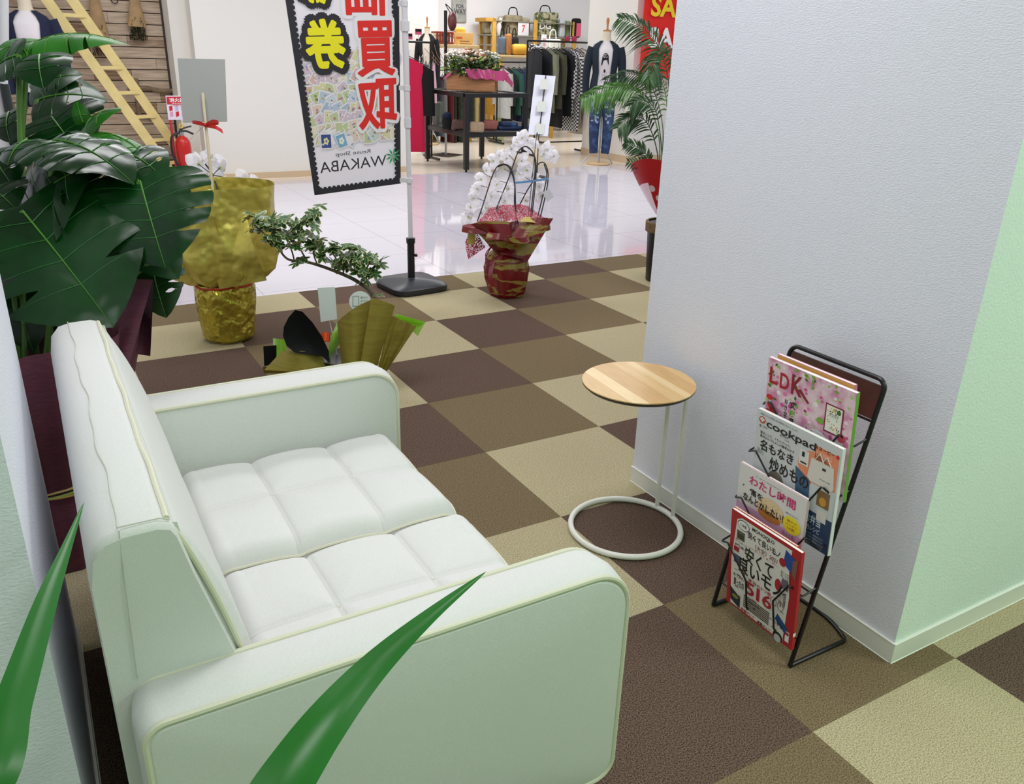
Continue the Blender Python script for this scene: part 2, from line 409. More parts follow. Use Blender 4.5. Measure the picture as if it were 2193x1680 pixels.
# front pad of the backrest
def pad(u, v):
    y = AY1+.008+(BY0-AY1-.016)*u; a = v
    base = Vector((-1.694, 0, .772)).lerp(Vector((-1.600, 0, .36)), a)
    e = min(1, min(u, 1-u)*(BY0-AY1)/.03); e = math.sqrt(max(0, 1-(1-e)**2))
    w = .036*(max(0, math.sin(math.pi*min(1, a*.92+.0))))**.55*(.6+.4*e)+wav(y)*.5*(1-a)
    f = base+Vector((.965, 0, .26))*w; f.y = y; return f
mb = MB(); mb.grid(pad, 80, 30, FAB)
mb.grid(lambda u, v: Vector((-1.66-.026*(1-v), AY1+.008+v*0, .60)) if 0 else pad(u, 0).lerp(Vector((-1.69, pad(u, 0).y, .74)), v), 80, 2, FAB)
for uu in (0, 1): mb.grid(lambda s_, v, uu=uu: pad(uu, v).lerp(Vector((-1.68+.06*v, pad(uu, v).y, .77-.41*v)), s_), 4, 30, FAB)
pd = mb.build('back_cushion', sofa, 180)
mb = MB()
mb.tube([pad(k/80, .0)+Vector((.002, 0, .0065)) for k in range(81)], .0045, PIPE, 8)
mb.tube([pad(0, k/30)+Vector((0, -.001, 0)) for k in range(31)], .0045, PIPE, 8)
mb.tube([pad(1, k/30)+Vector((0, .001, 0)) for k in range(31)], .0045, PIPE, 8)
mb.build('piping', pd)
FOOT = mat('brown_foot', '#8a7350', .5)
for x in (-1.06, -1.71):
    for y in (AY0+.05, BY1-.05):
        mb = MB(); mb.lathe([(.016, 0), (.022, .02), (.026, .10)], (x, y, 0), FOOT, 16); mb.build('foot', sofa)
# ================================================================== SIDE TABLE
OAK = bpy.data.materials.new('oak_veneer'); OAK.use_nodes = True; nt = OAK.node_tree; b = nt.nodes['Principled BSDF']
tc = nt.nodes.new('ShaderNodeTexCoord'); mp = nt.nodes.new('ShaderNodeMapping'); mp.inputs['Rotation'].default_value = (0, 0, math.radians(4))
sp = nt.nodes.new('ShaderNodeSeparateXYZ'); nt.links.new(tc.outputs['Object'], mp.inputs[0]); nt.links.new(mp.outputs[0], sp.inputs[0])
cr = nt.nodes.new('ShaderNodeValToRGB'); cr.color_ramp.interpolation = 'CONSTANT'
mr = nt.nodes.new('ShaderNodeMapRange'); mr.inputs[1].default_value = -.16; mr.inputs[2].default_value = .16; nt.links.new(sp.outputs[0], mr.inputs[0]); nt.links.new(mr.outputs[0], cr.inputs[0])
els = [(0, '#d0ac75'), (.17, '#e3c796'), (.30, '#c8a169'), (.52, '#d3b07a'), (.66, '#dfc292'), (.74, '#cba36b'), (.9, '#d6b27c')]
cr.color_ramp.elements[0].position = 0; cr.color_ramp.elements[0].color = lin(els[0][1]); cr.color_ramp.elements[1].position = els[1][0]; cr.color_ramp.elements[1].color = lin(els[1][1])
for p_, c_ in els[2:]: e_ = cr.color_ramp.elements.new(p_); e_.color = lin(c_)
nz = nt.nodes.new('ShaderNodeTexNoise'); nz.inputs['Scale'].default_value = 30; nz.inputs['Detail'].default_value = 5
mp2 = nt.nodes.new('ShaderNodeMapping'); mp2.inputs['Scale'].default_value = (8, .5, 1); nt.links.new(mp.outputs[0], mp2.inputs[0]); nt.links.new(mp2.outputs[0], nz.inputs['Vector'])
mx = nt.nodes.new('ShaderNodeMixRGB'); mx.blend_type = 'OVERLAY'; mx.inputs[0].default_value = .28; nt.links.new(cr.outputs[0], mx.inputs[1]); nt.links.new(nz.outputs[0], mx.inputs[2])
nt.links.new(mx.outputs[0], b.inputs['Base Color']); b.inputs['Roughness'].default_value = .42
TC = (-.364, -2.650)
st = thing('side_table', 'small round oak top side table with white ring base', 'side table', (TC[0], TC[1], 0))
mb = MB(); mb.lathe([(.158, .4822), (.1605, .4835), (.1605, .4862), (.1595, .4868)], (TC[0], TC[1], 0), OAK, 96); mb.build('tabletop', st, 30)
mb = MB(); mb.lathe([(.135, .466), (.152, .4725), (.1602, .480), (.1602, .4830)], (TC[0], TC[1], 0), mat('dark_table_edge', '#33261c', .5), 96); mb.build('tabletop_edge', st, 40)
WM = mat('white_steel', '#e4e3da', .35)
mb = MB(); mb.tube([(TC[0]+.1665*math.cos(a), TC[1]+.1665*math.sin(a), .0095) for a in [2*math.pi*k/96 for k in range(96)]], .009, WM, 12, closed=True); rg = mb.build('base_ring', st)
mb = MB(); p_ = Z(1362, 1196); mb.lathe([(.005, 0), (.005, .004)], (p_.x, p_.y, 0), mat('clear_pad', '#c9c2ad', .4), 10); mb.build('floor_pad', st)
for yy in (-2.604, -2.676):
    xb = TC[0]+math.sqrt(.1665**2-(yy-TC[1])**2)
    pts = [(xb, yy, .01), (xb, yy, .20), (xb, yy, .43), (xb-.004, yy, .455), (xb-.014, yy, .4645), (xb-.03, yy, .4665), (xb-.20, yy, .4665)]
    mb = MB(); mb.tube(pts, .0068, WM, 12); mb.build('pole', st)
# ================================================================== MAGAZINE RACK
rk = thing('magazine_rack', 'black wire magazine rack with brown header panel by white wall', 'magazine rack', (-.30, -3.2, 0))
RY0, RY1 = -3.331, -3.067
def RP(y, z, o=0): return Vector((-.39+.193*z-o, y, z))     # o: forward of the rack plane
ZT = .712
mb = MB(); rr = .0055
def arcc(c, a, b, n=6):
    return [c+(a-c)*math.cos(t*math.pi/2)+(b-c)*math.sin(t*math.pi/2) for t in [k/n for k in range(n+1)]]
tc_ = .022
tr_ = arcc(RP(RY0+tc_, ZT-tc_), RP(RY0, ZT-tc_), RP(RY0+tc_, ZT)); tl_ = arcc(RP(RY1-tc_, ZT-tc_), RP(RY1-tc_, ZT), RP(RY1, ZT-tc_))
foot_arc = [Vector((-.202, RY0, rr)), Vector((-.186, -3.318, rr)), Vector((-.165, -3.26, rr)), Vector((-.160, -3.2, rr)), Vector((-.165, -3.14, rr)), Vector((-.186, -3.08, rr)), Vector((-.202, RY1, rr))]
path = [RP(RY0, rr)]+tr_+tl_+[RP(RY1, rr)]
mb.tube(path, rr, BLACKM, 10)
mb.tube([RP(RY0, rr)]+[Vector((-.25, RY0, rr))]+catmull(foot_arc, 5)+[Vector((-.25, RY1, rr)), RP(RY1, rr)], rr, BLACKM, 10)
mb.tube([RP(RY0, .62), RP(RY1, .62)], .003, BLACKM, 8)
fr = mb.build('frame', rk)
mb = MB(); hp = mat('dark_brown_panel', '#4a2a1d', .45, noise=.25, nscale=12)
P0 = RP(RY1-.007, .624); mb.ext([RP(RY1-.007, .624), RP(RY0+.007, .624), RP(RY0+.007, .698), RP(RY1-.007, .698)], (.004, 0, 0), hp); mb.build('header_panel', rk, 0)
def rplane(px, py, o):
    d = ray(px, py); x0 = -.39-o; k = .193
    t = (x0+k*C0.z-C0.x)/(d.x-k*d.z); return C0+d*t
for za in (.582, .46, .337, .216):
    mb = MB(); xr_ = -.39+.193*za
    def path_(ya, s_, a, d, f):
        return [(xr_, ya, za), (xr_-.040, ya, za-.010), (xr_-.045, ya+s_*.003, za-.010), (xr_-.068, ya+s_*(a-.004), za+.014), (xr_-.070, ya+s_*a, za+.014), (xr_-.070, ya+s_*(d-.004), za-.046), (xr_-.069, ya+s_*d, za-.052), (xr_-.057, ya+s_*f, za-.130), (xr_-.053, ya+s_*f, za-.138), (xr_-.044, ya+s_*f, za-.141), (-.39+.193*(za-.141), ya+s_*f, za-.141)]
    mb.tube(path_(RY0, 1, .022, .058, .052), .0024, BLACKM, 7); mb.tube(path_(RY1, -1, .046, .118, .122), .0024, BLACKM, 7)
    mb.tube([RP(RY0, za-.141), RP(RY1, za-.141)], .0024, BLACKM, 7)
    mb.build('wire_pocket', rk)
# ---- magazines
PAGE = mat('page_edges', '#f0eee9', .7, noise=.12, nscale=300, stretch=(60, 1, 1))
class Mag:
    """cover frame: u right (-y), v up the rack, n towards the viewer"""
    def __init__(s, name, label, yl, w, xt, zt, xb, zb, th, spine, bg):
        s.U = Vector((0, -1, 0)); s.V = Vector((xt-xb, 0, zt-zb)); h = s.V.length; s.V.normalize(); s.n = s.U.cross(s.V).normalized()
        if s.n.x > 0: s.n = -s.n
        s.O = Vector((xb, yl, zb)); s.w, s.h = w, h
        s.t = thing(name, label, 'magazine', s.O+s.U*w/2)
        mb = MB(); O = s.O-s.n*th
        mb.ext([O+s.V*.002, O+s.U*w+s.V*.002, O+s.U*w+s.V*(h-.001), O+s.V*(h-.001)], s.n*(th-.0006), PAGE); mb.build('pages', s.t, 0)
        mb = MB()
        mb.ext([s.O-s.n*.0006, s.O+s.U*w-s.n*.0006, s.O+s.U*w+s.V*h-s.n*.0006, s.O+s.V*h-s.n*.0006], s.n*.0006, bg)
        mb.ext([O, O+s.U*w, O+s.U*w+s.V*h, O+s.V*h], -s.n*.0006, bg)
        mb.ext([s.O+s.U*w, s.O+s.U*(w+.0008), s.O+s.U*(w+.0008)+s.V*h, s.O+s.U*w+s.V*h], -s.n*(th+.0006), spine)
        s.mb = mb; s.k = 1
    up = True
    def mv(s, v): return v if not s.up else (1-(1-v)*.76 if v >= .4 else v*1.36)
    def p(s, u, v, l=1): return s.O+s.U*(u*s.w)+s.V*(s.mv(v)*s.h)+s.n*(.00025*l)
    def rect(s, u0, v0, u1, v1, m, l=1):
        s.mb.add([s.p(u0, v0, l), s.p(u1, v0, l), s.p(u1, v1, l), s.p(u0, v1, l)], [(0, 1, 2, 3)], m)
    def poly(s, pts, m, l=1): s.mb.add([s.p(a, b, l) for a, b in pts], [list(range(len(pts)))], m)
    def ell(s, u, v, ru, rv, m, l=2, n=20): s.poly([(u+ru*math.cos(2*math.pi*k/n), v+rv*math.sin(2*math.pi*k/n)) for k in range(n)], m, l)
    def text(s, t, u0, v0, u1, v1, m, off=0, l=3, shear=0):
        txt(s.mb, t, m, s.p(u0, v0, l), s.U*((u1-u0)*s.w), s.V*((s.mv(v1)-s.mv(v0))*s.h), off, shear=shear)
    def done(s): s.mb.build('cover', s.t, 0, weld=False)
PINK = mat('pink_cover', '#d98fb4', .35, noise=1, col2='#efd3dc', nscale=28, detail=4, lo=.38, hi=.6)
# magazine behind the top one
g = Mag('magazine', 'pink and orange magazine peeking out behind the pink flowered one', -3.10, .215, -.335, .712, -.300, .47, .007, flat('#c77aa0'), flat('#e7a3bd', .4)); g.rect(0, .93, 1, .99, flat('#f0c060'), 1); g.done()
g = Mag('magazine', 'pink flower covered magazine with large red title in the top pocket', -3.092, .245, -.354, .705, -.325, .437, .009, flat('#6fa33c'), PINK)
RED = flat('#b3202f', .4); BLK = flat('#17171b', .4); WHT = flat('#f2f2f2', .4); GRN = flat('#7cae3a', .4); DGR = flat('#3f6d2a', .4); ORG = flat('#f0936f', .4); NAV = flat('#2a4b7c', .4); YEL = flat('#f2e13a', .4); MAG_ = flat('#d1357f', .4); BRN = flat('#7b4a2a', .4)
r3 = random.Random(5)
for i in range(120):
    u, v = r3.random()*.96+.02, r3.random()*.94+.03; a = r3.uniform(.008, .03)
    g.ell(u, v, a, a, r3.choice((flat('#f7dfe8'), flat('#e77fb0'), flat('#d25a98'), flat('#f9eef2'), flat('#b7cf86'))), 1, 6)
for i in range(34):
    u, v = r3.choice(((r3.uniform(.0, .12), r3.uniform(.35, .98)), (r3.uniform(.3, .55), r3.uniform(.55, .98)), (r3.uniform(.05, .95), r3.uniform(.88, .98)))); a = r3.uniform(0, 6.28); L_ = r3.uniform(.03, .07)
    g.poly([(u, v), (u+L_*.5*math.cos(a)+.3*L_*math.sin(a), v+L_*.5*math.sin(a)-.3*L_*math.cos(a)), (u+L_*math.cos(a), v+L_*math.sin(a)), (u+L_*.5*math.cos(a)-.3*L_*math.sin(a), v+L_*.5*math.sin(a)+.3*L_*math.cos(a))], r3.choice((GRN, DGR, flat('#9bbf55'))), 2)
g.text('L', .03, .70, .13, .90, RED, .018, 4); g.text('D', .16, .69, .27, .88, RED, .018, 4)
g.text('K', .30, .68, .43, .92, flat('#8e1d2c'), .018, 4); g.poly([(.38, .76), (.41, .78), (.52, .66), (.50, .645)], flat('#8e1d2c'), 4)
for i, ch in enumerate('文房具'): g.text(ch, .30, .50-.10*i, .37, .59-.10*i, (BLK, GRN, BLK)[i], .02, 4)
for i, ch in enumerate('好き字'): g.text(ch, .235, .52-.075*i, .275, .585-.075*i, BLK, .01, 4)
g.rect(.70, .42, .90, .76, flat('#8c2744'), 2); g.rect(.715, .44, .885, .745, flat('#f0f0e2'), 3)
for i in range(34): g.ell(r3.uniform(.73, .87), r3.uniform(.46, .73), .007, .008, r3.choice((BLK, GRN, ORG, flat('#d9b43a'), flat('#4a7a44'))), 4, 6)
g.ell(.85, .70, .022, .026, DGR, 5); g.ell(.80, .71, .016, .018, flat('#e0b040'), 5)
g.text('バツバツ', .745, .62, .85, .665, BLK, .01, 5)
g.ell(.64, .36, .10, .035, WHT, 3); g.text('Stock list', .565, .345, .72, .375, BLK, .02, 5)
g.ell(.66, .52, .04, .035, GRN, 3); g.ell(.30, .24, .035, .04, GRN, 3)
g.ell(.70, .19, .05, .03, WHT, 3); g.text('塗るな', .665, .178, .735, .203, BLK, .01, 5); g.text('塗', .64, .07, .76, .15, BLK, .018, 5)
for k in range(7):
    a = k*.9; g.poly([(.50, .22), (.50+.06*math.cos(a+.25), .22+.05*math.sin(a+.25)), (.50+.09*math.cos(a), .22+.075*math.sin(a)), (.50+.06*math.cos(a-.25), .22+.05*math.sin(a-.25))], NAV, 4)
g.ell(.90, .43, .05, .045, flat('#d24d63'), 3)
for (u, v) in ((.05, .52), (.07, .42), (.04, .35), (.10, .38)): g.ell(u, v, .045, .035, flat('#cf2633'), 3, 7)
g.ell(.08, .28, .08, .03, flat('#c9c27a'), 3); g.done()
# cookpad
g = Mag('magazine', 'white cooking magazine with black title and orange bag picture, second pocket', -3.096, .245, -.368, .580, -.346, .306, .009, flat('#e3e3e6'), flat('#d4d6d8', .35))
g.text('cookpad', .125, .80, .725, .92, flat('#2a2628'), .018, 3)
g.ell(.07, .885, .042, .042, flat('#c0572e'), 2)
for a, b_ in ((.055, .892), (.07, .902), (.085, .892)): g.ell(a, b_, .014, .014, WHT, 3)
g.rect(.057, .865, .083, .89, WHT, 3)
g.text('plus', .30, .795, .39, .84, BLK, 0, 4, .2); g.text('春', .04, .79, .065, .825, BLK, .0, 4)
g.rect(.08, .80, .14, .806, flat('#777777')); g.rect(.08, .812, .14, .818, flat('#777777'))
g.text('栄養士さん料理上手の節約ヘルシーレシピ', .04, .945, .50, .968, flat('#4c4c50'), 0, 3)
g.text('電子レンジ、フライパン1つ、', .06, .715, .44, .75, BLK, .01, 3); g.text('素材なんでもよしの簡単おかず', .06, .672, .49, .706, BLK, .01, 3)
g.text('名もなき', .07, .52, .49, .655, BLK, .018, 4); g.text('炒めもの', .21, .355, .69, .495, BLK, .018, 4)
g.text('生活特集', .36, .775, .42, .79, BLK, 0, 4)
g.ell(.74, .62, .20, .20, ORG, 1, 28); g.rect(.72, .47, .98, .90, ORG, 1)
g.text('スヌーピー', .71, .865, .93, .91, BLK, .015, 4); g.text('◉', .945, .865, .98, .91, flat('#d22b3b'), .02, 4)
g.text('超BIG', .73, .79, .91, .855, flat('#f6c39b'), .018, 4)
g.poly([(.665, .50), (.69, .74), (.94, .74), (.965, .50), (.94, .46), (.70, .46)], flat('#e4ddd6'), 3); g.rect(.82, .655, .86, .685, flat('#3a2a2a'), 4)
for a in (.78, .86): g.mb.tube([g.p(a-.05, .74, 4), g.p(a, .83, 6), g.p(a+.05, .74, 4)], .0012, flat('#e9e4df'), 5)
g.rect(.55, .60, .66, .78, flat('#e6e1dd'), 3); g.rect(.58, .70, .61, .76, BLK, 4); g.rect(.57, .62, .64, .64, flat('#333333'), 4)
g.text('ねむねむの付録', .80, .535, .92, .552, BLK, 0, 5)
g.poly([(.55, .30), (.52, .55), (.70, .46), (.72, .20)], flat('#43617f'), 2)
g.rect(.72, .02, .99, .45, flat('#cfd4d6'), 2); g.rect(.80, .30, .94, .42, flat('#8a6a45'), 3); g.ell(.87, .34, .04, .03, flat('#d79a3e'), 4); g.rect(.82, .20, .93, .28, flat('#e2dcd7'), 4)
g.rect(.55, -.0, .995, .24, flat('#274063'), 3)
g.text('お弁当', .70, .155, .88, .22, flat('#cfd9e6'), .02, 5); g.text('節約レシピ', .68, .105, .88, .145, flat('#cfd9e6'), .01, 5)
for i in range(4): g.text('ストックおかず・朝詰めるだけ', .66, .078-.022*i, .93, .092-.022*i, flat('#b8c6d8'), 0, 5)
g.text('節約', .04, .46, .12, .53, flat('#9aa0a4'), 0, 3); g.ell(.30, .30, .10, .07, flat('#7a7064'), 2); g.done()
# watashi jikan
g = Mag('magazine', 'white magazine with pink heading and round bun photo in the third pocket', -3.076, .209, -.378, .431, -.362, .185, .008, flat('#e6c9d4'), flat('#e3e0df', .35))
g.mb.ext([g.p(0, .98, 0)-g.n*.003, g.p(1, .98, 0)-g.n*.003, g.p(1, 1, 0)-g.n*.003, g.p(0, 1, 0)-g.n*.003], g.n*.0005, flat('#c4447a'))
g.text('わたし時間', .17, .765, .86, .905, flat('#cf3a78'), .02, 3); g.text('今、自分らしい生き方を見つけたい', .26, .915, .66, .935, BLK, 0, 3)
g.text('腰痛を', .07, .62, .40, .72, BLK, .018, 4); g.text('なんとかしたい！', .10, .50, .72, .61, BLK, .025, 5)
g.ell(.52, .56, .20, .165, flat('#d9b884'), 2, 28); g.ell(.52, .60, .19, .125, flat('#e6cfa4'), 3, 28); g.ell(.51, .47, .17, .07, flat('#c0813e'), 3, 24)
for i in range(12): g.ell(.40+r3.random()*.24, .56+r3.random()*.12, .008, .006, flat('#c79c5c'), 4, 6)
g.ell(.84, .535, .13, .12, YEL, 3, 28); g.text('腸から', .77, .57, .91, .605, flat('#c9731e'), .01, 5); g.text('スッキリ', .76, .52, .92, .552, flat('#c9731e'), .01, 5); g.text('14選', .79, .47, .89, .505, flat('#c9731e'), .01, 5)
g.text('朝がラク！', .74, .665, .92, .69, BLK, .0, 4)
g.rect(0, .0, 1, .44, flat('#d9a6cf'), 1); g.rect(0, .22, .9, .42, flat('#c9a3c6'), 2); g.text('月々の楽しみ', .72, .36, .98, .41, flat('#8c4f86'), 0, 3); g.done()
g = Mag('magazine', 'orange magazine edge showing between the bun cover and the red bordered one', -3.10, .200, -.402, .325, -.380, .09, .005, flat('#c95a2a'), flat('#d9682f', .4)); g.rect(0, .9, 1, .99, flat('#b8452a'), 1); g.done()
# monoqlo
g = Mag('magazine', 'red bordered magazine with big black lettering and 516 in the lowest pocket', -3.112, .218, -.422, .331, -.394, .052, .0085, flat('#b5262c'), flat('#b5262c', .35)); g.up = False
g.poly([(.07, .02), (.04, .5), (.09, .93), (.16, .965), (.88, .965), (.86, .80), (.90, .5), (.87, .02)], flat('#e6e2dd'), 1)
g.text('MONOQLO', .32, .905, .64, .945, BLK, .02, 3); g.text('安くて良いモノ', .26, .815, .73, .885, BLK, .02, 3); g.text('（大全）2021', .38, .745, .70, .80, flat('#7c2b2b'), .01, 3)
g.text('安くて', .24, .56, .66, .72, BLK, .018, 4); g.text('良いモノ', .16, .42, .80, .585, BLK, .018, 4); g.ell(.74, .555, .045, .06, flat('#b02531'), 3)
g.text('本当の5つ星', .32, .385, .66, .42, flat('#9a2030'), .01, 5); [g.text(c_, (.29, .455, .545)[i_], .245, (.42, .50, .68)[i_], .38, flat('#b02531'), .016, 6) for i_, c_ in enumerate('516')]
g.text('今すぐ欲しくなる！買って損なし！', .30, .72, .72, .74, flat('#b02531'), .0, 3)
for i in range(7): g.rect(.27, .20-.02*i, .66, .212-.02*i, flat('#4c3f33'), 3)
g.text('節電グッズ', .24, .02, .45, .055, flat('#b02531'), .02, 4); g.text('家電グッズ', .50, .02, .70, .05, BLK, .02, 4)
g.ell(.19, .90, .09, .05, BLK, 2, 24); g.ell(.19, .90, .082, .043, WHT, 3, 24); g.text('保存版', .14, .885, .24, .915, BLK, .02, 4)
g.rect(.10, .74, .22, .83, flat('#5f6157'), 2); g.rect(.115, .755, .205, .80, flat('#39421f'), 3); g.text('スーツケース', .08, .70, .26, .725, BLK, .01, 3); g.text('安くて買い', .08, .655, .24, .685, BLK, .02, 3)
g.poly([(.78, .80), (.80, .94), (.93, .90), (.92, .74)], flat('#2a4c9a'), 3); g.ell(.77, .80, .045, .04, flat('#a8242c'), 4); g.poly([(.90, .87), (.97, .92), (.96, .70), (.91, .74)], flat('#8a5a48'), 4)
for j in range(3): g.text('買いの名品', .76, .70-.022*j, .90, .717-.022*j, BLK, 0, 3)
for k in range(3): g.ell(.80+.03*k, .60, .022, .055, flat('#6b6772'), 2+k)
g.text('ラクして家事', .76, .36, .86, .53, flat('#333333'), .01, 3)
for u in (.70, .80):
    g.mb.tube([g.p(u+.04*math.cos(a), .36+.045*math.sin(a), 3) for a in [k*.4 for k in range(16)]], .0006, flat('#7a3a3a'), 4, closed=True)
g.mb.tube([g.p(.70, .36, 3), g.p(.73, .42, 3), g.p(.79, .41, 3), g.p(.80, .36, 3)], .0006, flat('#7a3a3a'), 4)
g.rect(.08, .48, .19, .57, flat('#55607c'), 2); g.rect(.07, .60, .15, .65, flat('#a8242c'), 2); g.ell(.24, .44, .03, .05, flat('#a98b5a'), 2)
g.text('買ったの', .10, .24, .26, .32, BLK, .018, 3); g.text('安くてすごい', .09, .335, .26, .37, BLK, .02, 3); g.poly([(.07, .06), (.05, .20), (.22, .14), (.22, .02)], flat('#22303e'), 2); g.ell(.14, .12, .05, .02, flat('#8a8f3a'), 3)
g.poly([(.74, .20), (.77, .27), (.92, .19), (.91, .11)], flat('#1f4f86'), 3); g.text('買い替える', .72, .15, .86, .185, BLK, .01, 4)
g.ell(.80, .035, .07, .05, BLK, 3); g.ell(.80, .02, .05, .04, flat('#bfc2c6'), 4); g.rect(.90, .05, .955, .16, WHT, 3); g.rect(.905, .12, .95, .15, flat('#b02531'), 4)
for i in range(46):
    u, v = r3.uniform(.08, .86), r3.uniform(.04, .93)
    if .25 < u < .72 and .22 < v < .74: continue
    g.rect(u, v, u+r3.uniform(.02, .08), v+.008, r3.choice((BLK, RED, NAV, flat('#777777'))), 2)
g.mb.ext([g.O+g.U*.2186+g.V*.04, g.O+g.U*.2190+g.V*.04, g.O+g.U*.2190+g.V*.05, g.O+g.U*.2186+g.V*.05], -g.n*.008, WHT)
g.done()
# ================================================================== foreground dracaena (its pot is below the frame)
LEAF1 = mat('long_leaf_green', '#1d6a1c', .33, noise=.12, nscale=3, tr=.12)
dp = thing('dracaena', 'potted plant with long narrow green leaves rising in front of the sofa', 'potted plant', (-2.02, -3.95, 0))
mb = MB(); mb.lathe([(.09, 0), (.12, .22), (.125, .24), (.115, .24), (.11, .22)], (-2.02, -3.95, 0), mat('cream_pot', '#d8d2c4', .5), 28); mb.build('pot', dp)
mb = MB(); mb.tube([(-2.02, -3.95, .20), (-2.01, -3.94, .5), (-2.0, -3.93, .80)], .014, mat('cane_brown', '#6b5a3c', .8), 10); mb.build('stem', dp)
def strap(path, wmax, fold=.25, tip=1.3, nrm=None, m=LEAF1, parent=None, name='leaf'):
    P = catmull(path, 10); N = len(P); mb = MB(); vs = []
    for i, p in enumerate(P):
        t = i/(N-1); tan = (P[min(i+1, N-1)]-P[max(i-1, 0)]).normalized()
        n_ = (C0-p).normalized() if nrm is None else Vector(nrm); s_ = tan.cross(n_).normalized(); n2 = s_.cross(tan)
        w = wmax*min(1, .55+t*1.2)*(max(0, 1-t)**.0 if t < .35 else max(0.0, 1-((t-.35)/.65)**tip))
        for k in (-1, -.5, 0, .5, 1): vs.append(p+s_*(w*k)-n2*(abs(k)*w*fold*-1)*(-1))
    mb.grid(lambda u, v: vs[round(v*(N-1))*5+round(u*4)], 4, N-1, m)
    return mb.build(name, parent, 180)
top = Vector((-2.0, -3.93, .80))
strap([top, D(-330, 1900, .72), D(-40, 1700, .76), D(30, 1500, .82), D(95, 1300, .90), D(140, 1180, .96), D(180, 1075, 1.02)], .0215, .3, 1.15, parent=dp)
strap([top, D(330, 2050, .62), D(565, 1740, .66), D(690, 1560, .70), D(800, 1430, .75), D(920, 1320, .80), D(1042, 1224, .86)], .0235, .3, 1.25, parent=dp)
strap([top, (-2.15, -3.95, 1.0), (-2.4, -3.95, 1.05), (-2.6, -3.95, .85)], .024, nrm=(0, .2, 1), parent=dp)
# ================================================================== shared plant / paper helpers
def cvec(r_, u_, t_): return (RIGHT*r_+UP*u_-FWD*t_).normalized()      # direction given by right / up / towards the viewer
MG = mat('monstera_green', '#08310d', .24, noise=.4, nscale=7, spec=.3, bump=.25, bscale=9, bdist=.03)
MG2 = mat('monstera_light_green', '#2a6c1c', .34, noise=.3, nscale=9, spec=.3)
MV = mat('monstera_vein', '#4a8426', .4)
def monstera_leaf(parent, b, t, width, N, m=MG, nl=5, arch=.18, fold=.12, curl=.22, slit=.016, seed=0, wob=.02):
    rr_ = random.Random(seed); B, T_ = Vector(b), Vector(t); L = (T_-B).length; T = (T_-B)/L
    N = Vector(N); S = T.cross(N).normalized(); N = S.cross(T).normalized()
    def out(q): return (.5*math.sin(math.pi*q**.82)**.72 if 0 < q < 1 else 0, q**1.5-2.0*q*(1-q)**4)
    def pos(x, y, lob=0):
        ax = abs(x)*2
        return B+T*(L*y)+S*(width*x)+N*(L*(arch*(y-y*y)*1.6-arch*.7*max(0, y)**2+fold*ax*.5-curl*ax*ax*.6)+lob)
    mb = MB(); holes = {}
    for s in (-1, 1):
        cuts = [0]+[(.16+.70*(i+1)/nl)*(1+rr_.uniform(-.04, .04)) for i in range(nl-1)]+[1]
        kinds = [rr_.choice((0, 0, 1, 2)) for _ in cuts]; ws = [rr_.uniform(-1, 1)*wob*L for _ in cuts]
        for i in range(nl):
            q0, q1 = cuts[i], cuts[i+1]
            def g(j, d):
                if j == 0 or j == nl: return 0
                G = slit*(1+.5*math.sin(j*2+seed))
                if kinds[j] == 1: return G*1.5*math.sin(math.pi*(d-.3)/.42) if .3 < d < .72 else 0
                if kinds[j] == 2: return G*.6*max(0, (d-.8)/.2)
                return G*max(0, (d-.45)/.55)**.6
            def fn(u, d, i=i, q0=q0, q1=q1, s=s):
                a, b_ = q0+g(i, d), q1-g(i+1, d); q = a+(b_-a)*u
                X_, Y_ = out(q); r0 = max(0, (q-.12)/.88)**1.15
                yy = r0+(Y_-r0)*d-.05*math.sin(math.pi*d)*(1-q); xx = X_*d
                rag = 1-(.02 if (0 < i) else 0)*abs(2*u-1)**4*d
                return pos(s*xx*rag, yy, ws[i]*d*d*math.sin(math.pi*u))
            mb.grid(fn, 6, 7, m)
    mb.tube([pos(0, y/12)+N*.0015 for y in range(13)], [.0028*(1-y/14) for y in range(13)], MV, 5)
    for s in (-1, 1):
        for k in range(1, nl):
            q = .10+.80*k/nl; X_, Y_ = out(q); r0 = max(0, (q-.12)/.88)**1.15
            mb.tube([pos(s*X_*d, r0+(Y_-r0)*d-.05*math.sin(math.pi*d)*(1-q))+N*.0008 for d in (0, .2, .4, .6, .75)], [.0016, .0013, .001, .0008, .0004], MV if m is MG2 else mat('monstera_side_vein', '#1f5c22', .3), 4)
    return mb.build('leaf', parent, 60, weld=False)
mo = thing('monstera', 'large potted monstera wrapped in burgundy paper behind the sofa', 'potted plant', (-1.84, -2.0, 0))
c_ = (-1.84, -2.0)
BUR = mat('burgundy_paper', '#5a2a3c', .75, noise=.12, nscale=30, stretch=(1, 1, 6), bump=.15, bscale=60)
mb = MB(); mb.lathe([(.12, .0), (.135, .26), (.128, .28), (.12, .28)], (c_[0], c_[1], 0), mat('nursery_pot', '#222222', .6), 28); mb.build('pot', mo)
mb = MB()
mb.lathe([(.10, .0), (.135, .004), (.140, .06), (.146, .15), (.142, .225), (.136, .24), (.146, .262), (.175, .34), (.215, .46), (.245, .58), (.26, .66)], (c_[0], c_[1], 0), BUR, 96,
         fn=lambda a, z: 1+(.035+.12*max(0, z-.3))*math.sin(7*a+3*z)+.02*math.sin(17*a), caps=False)
